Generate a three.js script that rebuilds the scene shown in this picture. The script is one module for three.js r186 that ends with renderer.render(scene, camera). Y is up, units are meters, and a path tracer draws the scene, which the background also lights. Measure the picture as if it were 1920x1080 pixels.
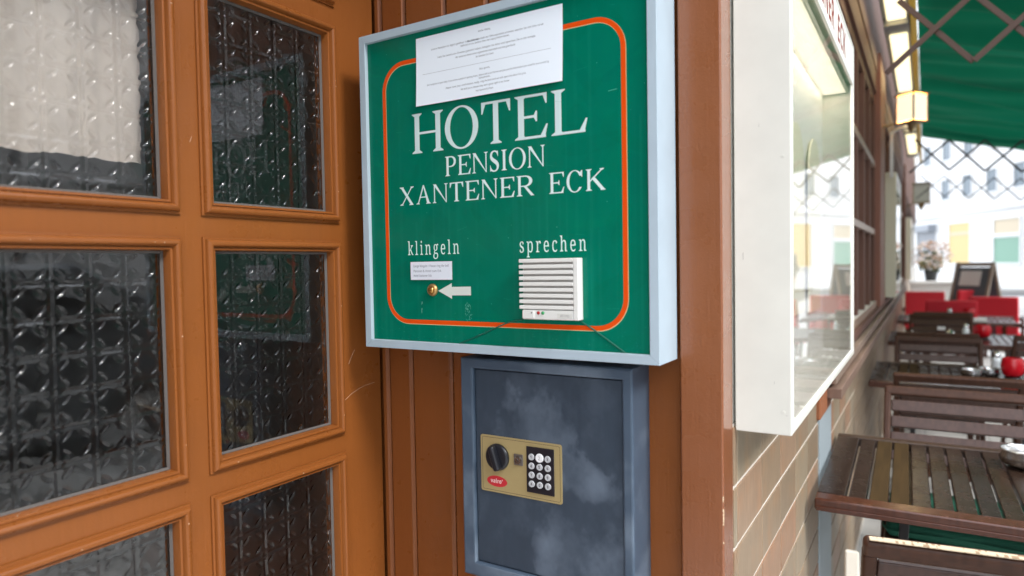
import * as THREE from 'three';
import { RoundedBoxGeometry } from 'three/addons/geometries/RoundedBoxGeometry.js';
import { mergeGeometries, toCreasedNormals } from 'three/addons/utils/BufferGeometryUtils.js';
import { MarchingCubes } from 'three/addons/objects/MarchingCubes.js';
import { RectAreaLightUniformsLib } from 'three/addons/lights/RectAreaLightUniformsLib.js';

// ---------------------------------------------------------------- camera, sky, sun, exposure
const scene = new THREE.Scene();
const H = 1.33;                                     // eye height; most heights below are given from the eye
const camera = new THREE.PerspectiveCamera(46.293, 16 / 9, 0.05, 400);
camera.rotation.order = 'YXZ';
camera.position.set(0, H, 0);
camera.rotation.set(-0.03402, 0.55087, -0.017105);
camera.focus = 1.28;
camera.userData.fStop = 2.6;
scene.add(camera);
camera.updateMatrixWorld();

const SW = 256, SH = 128, skyData = new Float32Array(SW * SH * 4);
for (let j = 0; j < SH; j++) for (let i = 0; i < SW; i++) {
  const el = ((j + 0.5) / SH - 0.5) * Math.PI, az = (i + 0.5) / SW * 2 * Math.PI;
  const s = Math.max(0, Math.sin(el));
  const cloud = 1 + 0.06 * Math.sin(az * 3 + 2.1 * s * 4) * Math.cos(az * 5 - s * 7) + 0.04 * Math.sin(az * 11 + s * 23);
  const L = (0.93 + 0.62 * s) * cloud;
  const k = (j * SW + i) * 4;
  skyData[k] = L * 0.94; skyData[k + 1] = L * 1.0; skyData[k + 2] = L * 1.09; skyData[k + 3] = 1;
}
const sky = new THREE.DataTexture(skyData, SW, SH, THREE.RGBAFormat, THREE.FloatType);
sky.mapping = THREE.EquirectangularReflectionMapping;
sky.magFilter = THREE.LinearFilter;
sky.needsUpdate = true;
scene.background = sky;
scene.environment = sky;
scene.backgroundIntensity = 1;

const sun = new THREE.DirectionalLight(0xfffaf3, 1.05);
sun.position.set(11.4, 12.4, 1.7);
sun.target.position.set(-0.6, H, -1);
sun.castShadow = true;
sun.shadow.radius = 24;
Object.assign(sun.shadow.camera, { left: -12, right: 12, top: 12, bottom: -12, near: 1, far: 60 });
scene.add(sun, sun.target);

const renderer = new THREE.WebGLRenderer({ antialias: true });
renderer.setSize(1024, 576);
renderer.toneMapping = THREE.LinearToneMapping;
renderer.toneMappingExposure = 2.62;
renderer.shadowMap.enabled = true;
RectAreaLightUniformsLib.init();

// ---------------------------------------------------------------- helpers
const rand = (seed) => () => { seed |= 0; seed = seed + 0x6D2B79F5 | 0; let t = Math.imul(seed ^ seed >>> 15, 1 | seed); t = t + Math.imul(t ^ t >>> 7, 61 | t) ^ t; return ((t ^ t >>> 14) >>> 0) / 4294967296; };
const used = {};
const numbered = (n) => { const k = used[n] = (used[n] ?? -1) + 1; return k ? n + '_' + String(k).padStart(3, '0') : n; };
function tag(o, label, category, group) { o.userData = { ...o.userData, label, category }; if (group) o.userData.group = group; return o; }
function thing(name, label, category, group, p = [0, 0, 0], turn = 0) {
  const o = new THREE.Group(); o.name = numbered(name); o.position.set(...p); o.rotation.y = turn; scene.add(o);
  return tag(o, label, category, group);
}
function add(parent, name, geo, mat, p, r) {
  const m = new THREE.Mesh(geo, mat); m.name = parent === scene ? numbered(name) : name; m.castShadow = m.receiveShadow = true;
  if (p) m.position.set(...p); if (r) m.rotation.set(...r);
  parent.add(m); return m;
}
function struct(name, geo, mat, p) { const m = add(scene, name, geo, mat, p); m.userData.kind = 'structure'; return m; }
function copyOf(src, name, label, p, turn) { const c = src.clone(); c.name = numbered(name); c.userData = { ...src.userData, label }; c.position.set(...p); if (turn !== undefined) c.rotation.y = turn; scene.add(c); return c; }
function metreUV(g, off = [0, 0]) {                  // uv in metres from the dominant axis of each face
  if (g.index) g = g.toNonIndexed();
  const p = g.attributes.position, uv = new Float32Array(p.count * 2), a = new THREE.Vector3(), b = new THREE.Vector3(), c = new THREE.Vector3();
  for (let i = 0; i < p.count; i += 3) {
    a.fromBufferAttribute(p, i); b.fromBufferAttribute(p, i + 1).sub(a); c.fromBufferAttribute(p, i + 2).sub(a); b.cross(c);
    const x = Math.abs(b.x), y = Math.abs(b.y), z = Math.abs(b.z);
    for (let k = i; k < i + 3; k++) {
      const X = p.getX(k), Yv = p.getY(k), Z = p.getZ(k);
      const q = x >= y && x >= z ? [Z, Yv] : y >= z ? [X, Z] : [X, Yv];
      uv[k * 2] = q[0] + off[0]; uv[k * 2 + 1] = q[1] + off[1];
    }
  }
  g.setAttribute('uv', new THREE.BufferAttribute(uv, 2)); return g;
}
const rbox = (w, h, d, r = 0.002, seg = 1) => metreUV(new RoundedBoxGeometry(w, h, d, seg, Math.min(r, w / 2.01, h / 2.01, d / 2.01)));
const slab = (x0, x1, y0, y1, z0, z1, r = 0.002) => { const g = rbox(x1 - x0, y1 - y0, z1 - z0, r); g.translate((x0 + x1) / 2, (y0 + y1) / 2, (z0 + z1) / 2); return metreUV(g); };
const plain = (x0, x1, y0, y1, z0, z1) => { const g = new THREE.BoxGeometry(x1 - x0, y1 - y0, z1 - z0); g.translate((x0 + x1) / 2, (y0 + y1) / 2, (z0 + z1) / 2); return metreUV(g); };
const eye = (x0, x1, y0, y1, z0, z1, r) => slab(x0, x1, y0 + H, y1 + H, z0, z1, r);       // heights from the eye
function bar(a, b, w, d, r = 0.003) {                // a straight bar from a to b
  const A = new THREE.Vector3(...a), B = new THREE.Vector3(...b), g = rbox(w, A.distanceTo(B), d, r);
  const q = new THREE.Quaternion().setFromUnitVectors(new THREE.Vector3(0, 1, 0), B.clone().sub(A).normalize());
  g.applyQuaternion(q); g.translate(...A.add(B).multiplyScalar(0.5).toArray()); return g;
}
const tube = (pts, r, seg = 40, rs = 8) => new THREE.TubeGeometry(new THREE.CatmullRomCurve3(pts.map((p) => new THREE.Vector3(...p))), seg, r, rs);
const lathe = (pts, seg = 32) => new THREE.LatheGeometry(pts.map((p) => new THREE.Vector2(...p)), seg);

// ---------------------------------------------------------------- textures
function noise2(seed, per) {
  const R = rand(seed), v = Float32Array.from({ length: per * per }, R), sm = (t) => t * t * (3 - 2 * t);
  return (x, y) => {
    x = ((x * per) % per + per) % per; y = ((y * per) % per + per) % per;
    const i = Math.floor(x), j = Math.floor(y), u = sm(x - i), w = sm(y - j), i1 = (i + 1) % per, j1 = (j + 1) % per;
    return (v[j * per + i] * (1 - u) + v[j * per + i1] * u) * (1 - w) + (v[j1 * per + i] * (1 - u) + v[j1 * per + i1] * u) * w;
  };
}
function fbm(seed, base, oct) { const f = []; for (let k = 0; k < oct; k++) f.push(noise2(seed + k * 17, base << k)); return (x, y) => { let s = 0, a = 0.5, t = 0; for (const n of f) { s += a * n(x, y); t += a; a *= 0.55; } return s / t; }; }
function tex(w, h, fn, size = 1, srgb = false) {
  const d = new Uint8Array(w * h * 4);
  for (let j = 0; j < h; j++) for (let i = 0; i < w; i++) {
    let c = fn((i + 0.5) / w, (j + 0.5) / h); if (typeof c === 'number') c = [c, c, c];
    const k = (j * w + i) * 4; for (let q = 0; q < 3; q++) d[k + q] = Math.max(0, Math.min(255, c[q] * 255)); d[k + 3] = 255;
  }
  const t = new THREE.DataTexture(d, w, h); t.wrapS = t.wrapT = THREE.RepeatWrapping; t.magFilter = THREE.LinearFilter;
  if (srgb) t.colorSpace = THREE.SRGBColorSpace;
  const s = Array.isArray(size) ? size : [size, size]; t.repeat.set(1 / s[0], 1 / s[1]); t.needsUpdate = true; return t;
}
const f1 = fbm(11, 4, 5), f2 = fbm(29, 8, 5), f3 = fbm(47, 3, 4), fine = noise2(5, 128), spk = noise2(77, 90);
const streak = noise2(91, 96);
const paintMap = tex(512, 512, (u, v) => {
  const s = 0.88 + 0.10 * f1(u, v) + 0.04 * streak(u, v * 0.04) - 0.02;
  const dust = spk(u, v) > 0.93 ? 0.05 * f2(u, v) : 0, grime = Math.max(0, f3(u, v) - 0.56) * 0.5;
  return [s + dust - grime * 0.6, s + dust * 1.3 - grime * 0.55, s + dust * 1.8 - grime * 0.4];
}, 0.62);
const paintRough = tex(256, 256, (u, v) => 0.2 + 0.26 * f2(u, v), 0.41);
const paintBump = tex(512, 512, (u, v) => 0.5 * streak(u, v * 0.05) + 0.3 * fine(u, v) + 0.2 * f2(u, v), 0.3);
const woodTone = tex(512, 512, (u, v) => { const g = 0.62 + 0.3 * noise2cached(u, v) + 0.2 * f1(u, v) - 0.12; return [g, g * 0.97, g * 0.93]; }, [0.5, 0.5]);
function noise2cached(u, v) { return streak(u * 0.7 + 0.02 * f1(u, v), v * 0.03); }
const woodRough = tex(256, 256, (u, v) => 0.28 + 0.45 * f2(u, v), 0.3);
const wearTone = tex(512, 512, (u, v) => { const s = streak(u, v * 0.06) * 0.6 + f2(u, v) * 0.6; return s > 0.44 ? [0.62 + 0.3 * f1(u, v), 0.52 + 0.3 * f1(u, v), 0.42 + 0.26 * f1(u, v)] : [0.4, 0.29, 0.2]; }, 0.4);
const speckle = tex(256, 256, (u, v) => 0.86 + 0.14 * f2(u, v), 0.5);
const roughVar = tex(256, 256, (u, v) => 0.45 + 0.4 * f1(u, v), 0.5);

const std = (rgb, o = {}) => new THREE.MeshStandardMaterial({ color: new THREE.Color().setRGB(...rgb), roughness: 0.6, ...o });
const phys = (rgb, o = {}) => new THREE.MeshPhysicalMaterial({ color: new THREE.Color().setRGB(...rgb), roughness: 0.5, ...o });
const M = {
  paint: phys([0.258, 0.082, 0.018], { specularIntensity: 0.7, map: paintMap, roughnessMap: paintRough, roughness: 1, bumpMap: paintBump, bumpScale: 0.00025 }),
  plank: phys([0.24, 0.073, 0.018], { specularIntensity: 0.6, map: paintMap, roughnessMap: paintRough, roughness: 1, bumpMap: paintBump, bumpScale: 0.0003 }),
  post: phys([0.25, 0.083, 0.03], { specularIntensity: 0.9, clearcoat: 0.6, clearcoatRoughness: 0.16, map: paintMap, roughnessMap: paintRough, roughness: 0.9, bumpMap: paintBump, bumpScale: 0.0003 }),
  chip: std([0.62, 0.46, 0.3], { roughness: 0.9 }),
  putty: std([0.105, 0.093, 0.086], { roughness: 0.9 }),
  steelBlue: std([0.43, 0.53, 0.605], { map: speckle, roughnessMap: roughVar, roughness: 0.8 }),
  cream: std([0.735, 0.73, 0.665], { map: speckle, roughness: 0.38 }),
  creamPlain: std([0.8, 0.79, 0.74], { roughness: 0.5 }),
  khaki: std([0.62, 0.585, 0.44], { roughness: 0.5 }),
  white: std([0.8, 0.8, 0.78], { roughness: 0.42 }),
  black: std([0.012, 0.013, 0.016], { roughness: 0.3 }),
  darkMetal: std([0.03, 0.03, 0.033], { roughness: 0.4, metalness: 0.6 }),
  steel: std([0.7, 0.7, 0.7], { roughness: 0.22, metalness: 1 }),
  brass: std([0.5, 0.3, 0.12], { roughness: 0.42, metalness: 0.8 }),
  wood: std([0.06, 0.034, 0.023], { map: woodTone, roughnessMap: woodRough, roughness: 0.9 }),
  woodSlat: [0, 1, 2, 3].map((k) => phys([[0.036, 0.0215, 0.0155], [0.062, 0.036, 0.011], [0.032, 0.02, 0.016], [0.04, 0.0235, 0.0155]][k], { map: woodTone, roughnessMap: woodRough, specularIntensity: 0.42, roughness: k === 1 ? 1 : 0.5, ...(k === 1 ? { roughnessMap: null } : {}) })),
  woodRed: std([0.085, 0.026, 0.013], { map: woodTone, roughnessMap: woodRough, roughness: 0.5 }),
  worn: std([0.75, 0.7, 0.6], { map: wearTone, roughness: 0.9 }),
  paleWood: std([0.62, 0.57, 0.48], { map: speckle, roughness: 0.9 }),
  frameBrown: phys([0.13, 0.06, 0.04], { map: paintMap, roughness: 0.6, specularIntensity: 0.6 }),
  darkRoom: std([0.17, 0.17, 0.17], { roughness: 0.9 }),
  grout: std([0.66, 0.61, 0.54], { roughness: 0.95 }),
  awning: std([0.006, 0.135, 0.07], { roughness: 0.85, side: THREE.DoubleSide }),
  mustard: std([0.8, 0.52, 0.05], { roughness: 0.5 }),
  greyBox: std([0.2, 0.21, 0.21], { roughness: 0.5 }),
  asphalt: std([0.14, 0.14, 0.14], { map: speckle, roughness: 0.95 }),
  stone: std([0.42, 0.41, 0.39], { map: speckle, roughness: 0.9 }),
  green: std([0.004, 0.085, 0.05], { roughness: 0.8 }),
  red: std([0.66, 0.018, 0.035], { roughness: 0.7 }),
  facade: std([0.68, 0.68, 0.68], { roughness: 0.9 }),
  windowBlue: std([0.12, 0.155, 0.185], { roughness: 0.15 }),
};
const clear = new THREE.MeshPhysicalMaterial({ color: 0xffffff, transmission: 1, thickness: 0, roughness: 0.01, ior: 1.5 });
const clearCase = new THREE.MeshPhysicalMaterial({ color: 0xffffff, transmission: 1, thickness: 0, roughness: 0.012, ior: 1.55 });
const relief = new THREE.MeshPhysicalMaterial({ color: 0xffffff, transmission: 1, thickness: 0.005, roughness: 0.0, ior: 1.58 });

// ---------------------------------------------------------------- setting: ground, pavement, road
struct('ground', plain(-120, 120, -0.2, -0.124, -150, 60), M.asphalt);
{
  const slabTex = tex(256, 256, (u, v) => { const e = Math.min(u, 1 - u, v, 1 - v); return e < 0.012 ? 0.55 : 0.86 + 0.14 * f2(u, v); }, 0.4);
  const pav = std([0.55, 0.545, 0.53], { map: slabTex, roughness: 0.85 });
  struct('pavement', plain(-30, 3.0, -0.12, 0, -28, 20), pav);
  struct('kerb', slab(3.004, 3.14, -0.12, 0.004, -28, 20, 0.01), M.stone);
  struct('square', plain(-60, 60, -0.12, -0.004, -140, -34), pav);
}

// ---------------------------------------------------------------- the building's shell
{
  const b = thing('corner_building', 'rendered upper storey and interior shell of the corner restaurant building', 'building');
  const wallM = std([0.55, 0.5, 0.42], { map: speckle, roughness: 0.9 });
  add(b, 'upper_wall', plain(-9, -0.262, 2.9, 15, -24, 12), wallM);
  add(b, 'soffit', plain(-1.3, -0.262, 2.55, 2.6, -1.06, 1.2), M.plank);
  add(b, 'side_wall', plain(-5, -0.262, 0, 2.9, 1.2, 12), wallM);
  add(b, 'back_wall', plain(-5.1, -5, 0, 2.9, -24, 12), M.darkRoom);
  add(b, 'end_wall', plain(-5, -0.3, 0, 2.9, -24.1, -24), wallM);
  add(b, 'room_floor', plain(-5, -1.03, 0.001, 0.02, -24, 1.2), M.darkRoom);
  add(b, 'inner_wall', plain(-5, -1.05, 0, 2.9, -2.2, -2.1), M.darkRoom);
  add(b, 'fascia', eye(-0.9, -0.257, 1.272, 2.5, -24, 1.2), M.frameBrown);
}

// ---------------------------------------------------------------- entrance door with relief glass
const DX = -0.98;                                     // face of the door, looking along +x
const cols = [[-0.951, -0.656], [-0.621, -0.326]];
const rows = [[0.504, 0.889], [0.087, 0.470], [-0.328, 0.053], [-0.745, -0.363]];
{
  const door = thing('entrance_door', 'ochre brown wooden door with rows of relief glass panes beside the hotel sign', 'door');
  const T = 0.045, o = 0.010, up = (v) => v + H;
  const vert = (z0, z1) => add(door, 'stile', plain(DX - T, DX, 0.01, up(1.0), z0, z1), M.paint);
  vert(-1.058, cols[0][0] + o); vert(cols[0][1] - o, cols[1][0] + o); vert(cols[1][1] - o, -0.2);
  for (const [z0, z1] of cols) {
    const zz = [z0 + o, z1 - o], cut = [1.0, 0.889 - o, 0.504 + o, 0.470 - o, 0.087 + o, 0.053 - o, -0.328 + o, -0.363 - o, -0.745 + o, -1.32];
    for (let k = 0; k < cut.length; k += 2) add(door, 'rail', plain(DX - T, DX, up(cut[k + 1]), up(cut[k]), ...zz), M.paint);
  }
  add(door, 'jamb', plain(DX - T, DX + 0.02, 0, up(1.22), -0.2, -0.1), M.paint);
  add(door, 'head', plain(DX - T, DX + 0.02, up(1.0), up(1.22), -1.058, -0.2), M.paint);
  // mitred moulding round each pane
  const prof = [[0, 0.0005], [0, 0.0038], [0.0030, 0.0042], [0.0036, 0.0042], [0.0042, 0.0078], [0.0058, 0.0108], [0.0080, 0.0126], [0.0104, 0.0130], [0.0128, 0.0120], [0.0148, 0.0096], [0.0158, 0.0060], [0.0162, 0.0036], [0.0170, 0.0036], [0.0174, 0.0052], [0.0190, 0.0054], [0.0205, 0.0048], [0.0212, 0.0030], [0.0220, -0.0150]];
  const side = (z0, z1, y0, y1, s) => {
    const q = [];
    const corner = (u, c) => [[z0 + u, y0 + u], [z1 - u, y0 + u], [z1 - u, y1 - u], [z0 + u, y1 - u]][c];
    const P = prof.map(([u, h]) => [s, (s + 1) % 4].map((c) => { const [z, y] = corner(u, c); return [DX + h, y + H, z]; }));
    for (let k = 0; k + 1 < P.length; k++) { const [a, b] = P[k], [c, d] = P[k + 1]; q.push(...a, ...c, ...b, ...b, ...c, ...d); }
    const g = new THREE.BufferGeometry(); g.setAttribute('position', new THREE.Float32BufferAttribute(q, 3)); g.computeVertexNormals();
    return metreUV(toCreasedNormals(g, 0.6), [s * 0.31 + z0, y0]);
  };
  const lens = (u, v, cx, cy, ang, L, W) => { const c = Math.cos(ang), s = Math.sin(ang), x = (u - cx) * c + (v - cy) * s, y = -(u - cx) * s + (v - cy) * c; const r = (x / L) ** 2; if (r >= 1) return 0; const w = W * (1 - r), t = y / w; return Math.abs(t) >= 1 ? 0 : (1 - t * t) * (1 - r * 0.6); };
  const height = (zz, yy) => {                        // relief of one 5 cm cell: ribs along its edges, four leaves in a ring
    const u = ((zz % 1) + 1) % 1 - 0.5, v = ((yy % 1) + 1) % 1 - 0.5, a = Math.abs(u), b = Math.abs(v);
    let h = 0;
    for (const [sx, sy] of [[1, 1], [1, -1], [-1, 1], [-1, -1]]) h = Math.max(h, lens(u, v, 0.25 * sx, 0.25 * sy, -sx * sy * Math.PI / 4, 0.2, 0.07));
    const rib = (d, along) => { const t = (0.5 - d) / 0.062; if (t >= 1) return 0; const e = Math.min(1, (0.36 - along) / 0.05); return e <= 0 ? 0 : Math.sqrt(1 - t * t) * Math.sqrt(e); };
    h = Math.max(h, 0.9 * rib(a, b), 0.9 * rib(b, a));
    const dx = 0.5 - a, dy = 0.5 - b, dd = Math.hypot(dx, dy) / 0.085; if (dd < 1) h = Math.max(h, 0.8 * Math.sqrt(1 - dd * dd));
    return h;
  };
  const pane = (z0, z1, y0, y1, pz, py) => {
    const nz = Math.round((z1 - z0) / 0.0022), ny = Math.round((y1 - y0) / 0.0024), pos = [], idx = [], xf = DX - 0.0152, xb = xf - 0.004;
    for (let j = 0; j <= ny; j++) for (let i = 0; i <= nz; i++) {
      const z = z0 + (z1 - z0) * i / nz, y = y0 + (y1 - y0) * j / ny;
      const wob = 0.00035 * Math.sin(z * 61 + y * 23) + 0.0003 * Math.sin(y * 83 - z * 37);
      pos.push(xb - 0.0012 * height((z - pz) / 0.05, (y - py) / 0.049) + wob, y + H, z);
    }
    for (let j = 0; j < ny; j++) for (let i = 0; i < nz; i++) { const a = j * (nz + 1) + i, b = a + 1, c = a + nz + 1, d = c + 1; idx.push(a, b, c, b, d, c); }
    const g = new THREE.BufferGeometry(); g.setAttribute('position', new THREE.Float32BufferAttribute(pos, 3)); g.setIndex(idx); g.computeVertexNormals();
    const back = g.toNonIndexed();
    const V = [[xf, y0 + H, z0], [xf, y0 + H, z1], [xf, y1 + H, z1], [xf, y1 + H, z0], [xb, y0 + H, z0], [xb, y0 + H, z1], [xb, y1 + H, z1], [xb, y1 + H, z0]];
    const tri = [0, 2, 1, 0, 3, 2, 4, 0, 1, 4, 1, 5, 3, 7, 6, 3, 6, 2, 4, 7, 3, 4, 3, 0, 1, 2, 6, 1, 6, 5], fl = new THREE.BufferGeometry();
    fl.setAttribute('position', new THREE.Float32BufferAttribute(tri.flatMap((k) => V[k]), 3)); fl.computeVertexNormals();
    return mergeGeometries([back, fl]);
  };
  cols.forEach(([z0, z1], c) => rows.forEach(([y0, y1], r) => {
    for (let s = 0; s < 4; s++) add(door, 'moulding', side(z0, z1, y0, y1, s), M.paint);
    const i = 0.0225;
    add(door, 'glass_pane', pane(z0 + i, z1 - i, y0 + i, y1 - i, c ? -0.394 : -0.721, -0.015), relief);
    // grey putty fillet against the glass
    const pt = [], d0 = DX - 0.0148, w = 0.0035, A = [[z0 + i, y0 + i], [z1 - i, y0 + i], [z1 - i, y1 - i], [z0 + i, y1 - i]], B = [[z0 + i + w, y0 + i + w], [z1 - i - w, y0 + i + w], [z1 - i - w, y1 - i - w], [z0 + i + w, y1 - i - w]];
    for (let s = 0; s < 4; s++) { const n = (s + 1) % 4, a = [d0 + 0.0035, A[s][1] + H, A[s][0]], b = [d0 + 0.0035, A[n][1] + H, A[n][0]], e = [d0, B[s][1] + H, B[s][0]], f = [d0, B[n][1] + H, B[n][0]]; pt.push(...a, ...e, ...b, ...b, ...e, ...f); }
    const pg = new THREE.BufferGeometry(); pg.setAttribute('position', new THREE.Float32BufferAttribute(pt, 3)); pg.computeVertexNormals();
    add(door, 'putty', metreUV(pg), M.putty);
  }));
}
{
  const door = scene.getObjectByName('entrance_door'), R = rand(71), pale = std([0.5, 0.3, 0.19], { roughness: 0.85 });
  const sx = (pts, r) => add(door, 'scratch', tube(pts.map(([y, z]) => [DX + 0.0001, y + H, z]), r, 24, 5), pale);
  sx([[-0.262, -0.955], [-0.252, -0.975], [-0.243, -1.005], [-0.2395, -1.04]], 0.0005); sx([[-0.165, -0.985], [-0.18, -0.975], [-0.192, -0.968]], 0.0005); sx([[0.21, -0.645], [0.2, -0.641]], 0.0005);
  for (let k = 0; k < 26; k++) {                      // small knocks on the raised mouldings and stiles
    const c = cols[k % 2], r = rows[1 + (k % 3)], vert = R() > 0.45, z = vert ? c[0] + 0.0104 : c[0] + R() * 0.29, y = vert ? r[0] + R() * 0.38 : (R() > 0.5 ? r[0] + 0.0104 : r[1] - 0.0104);
    const g = new THREE.SphereGeometry(1, 6, 4); g.scale(0.0005, 0.0004 + 0.0012 * R(), 0.0004 + 0.0014 * R()); add(door, 'paint_chip', g, pale, [DX + 0.0128, y + H, z]);
  }
}
{
  const cloth = tex(256, 256, (u, v) => { const q = 0.8 + 0.2 * f2(u, v); return [q, q * 0.985, q * 0.95]; }, 0.3);
  const bl = thing('cream_curtain', 'short cream curtain hanging behind the upper left pane of the door', 'curtain');
  const pos = [], idx = [], n = 160, zA = -0.602, zB = -0.33, yA = 0.168, yB = 0.53;
  for (let j = 0; j <= 12; j++) for (let i = 0; i <= n; i++) { const u = i / n, v = j / 12; pos.push(-1.047 + 0.0045 * Math.sin(u * 19 + 0.7 * Math.sin(u * 9) + 0.9 * v) + 0.0015 * Math.sin(u * 53 + v), H + yA + (yB - yA) * v + 0.001 * Math.sin(u * 30) * (1 - v), zA + (zB - zA) * u); }
  for (let j = 0; j < 12; j++) for (let i = 0; i < n; i++) { const q = j * (n + 1) + i; idx.push(q, q + n + 1, q + 1, q + 1, q + n + 1, q + n + 2); }
  const g = new THREE.BufferGeometry(); g.setAttribute('position', new THREE.Float32BufferAttribute(pos, 3)); g.setIndex(idx); g.computeVertexNormals();
  add(bl, 'fabric', metreUV(g), std([0.72, 0.65, 0.585], { map: cloth, roughness: 0.9, side: THREE.DoubleSide }));
  add(bl, 'curtain_rod', tube([[-1.047, 0.532 + H, -0.61], [-1.047, 0.532 + H, -0.32]], 0.006, 4), M.brass);
}

// ---------------------------------------------------------------- panelled side wall, corner post
{
  const w = thing('panelled_wall', 'brown tongue and groove panelling behind the hotel sign and the safe', 'wall');
  const edges = [-0.979, -0.9575, -0.8945, -0.7935, -0.695, -0.597, -0.499, -0.401, -0.329];
  for (let k = 0; k + 1 < edges.length; k++) {
    const a = edges[k] + 0.0012, b = edges[k + 1] - 0.0012, c = 0.0042, sh = new THREE.Shape(), d = 0.0048;
    sh.moveTo(a, 0); sh.lineTo(a, 0.016 - d); sh.lineTo(a + c, 0.016); sh.lineTo(b - c * 1.6, 0.016); sh.lineTo(b - c * 0.9, 0.016 - d * 0.55); sh.lineTo(b, 0.016 - d); sh.lineTo(b, 0); sh.closePath();
    const g = new THREE.ExtrudeGeometry(sh, { depth: 2.53, bevelEnabled: false }); g.rotateX(-Math.PI / 2); g.translate(0, 0.01, -1.06);
    g.scale(1, 1, 1); const p = g.attributes.position; for (let i = 0; i < p.count; i++) p.setZ(i, -1.076 + (-1.06 - p.getZ(i)));
    // after rotateX the profile height points along -z, so it is turned to face the recess
    const idx = g.index; if (!idx) { for (let i = 0; i < p.count; i += 3) for (const at of [g.attributes.position]) { const x = at.getX(i + 1), y = at.getY(i + 1), z = at.getZ(i + 1); at.setXYZ(i + 1, at.getX(i + 2), at.getY(i + 2), at.getZ(i + 2)); at.setXYZ(i + 2, x, y, z); } }
    g.computeVertexNormals();
    add(w, 'board', metreUV(g, [k * 0.37, k * 0.21]), M.plank);
  }
  add(w, 'backing', plain(-1.02, -0.3, 0, 2.55, -1.12, -1.0775), M.plank);
  const post = thing('corner_post', 'brown painted corner post with chipped edge between panelling and tiled wall', 'post');
  const pg = new RoundedBoxGeometry(0.0664, 2.55, 0.0605, 3, 0.003); pg.translate(-0.2953, 1.275, -1.06525); add(post, 'timber', metreUV(pg), M.post);
  const R = rand(8);
  for (const [y, s] of [[-0.345, 3], [-0.362, 5], [-0.368, 8], [-0.384, 9], [-0.391, 12], [-0.399, 10], [-0.405, 6], [-0.436, 4], [-0.30, 2], [-0.47, 3], [-0.33, 2]]) {
    const g = new THREE.SphereGeometry(1, 7, 5); const p = g.attributes.position;
    for (let i = 0; i < p.count; i++) { const k = 0.75 + 0.5 * R(); p.setXYZ(i, p.getX(i) * k, p.getY(i) * k, p.getZ(i) * k); }
    g.scale(0.0012 + 0.0001 * s, 0.0006 * s, 0.0012); g.computeVertexNormals();
    add(post, 'paint_chip', metreUV(g), M.chip, [-0.2636 - 0.0008 * R(), y + H + 0.004 * R(), -1.0364]);
  }
}

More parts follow.
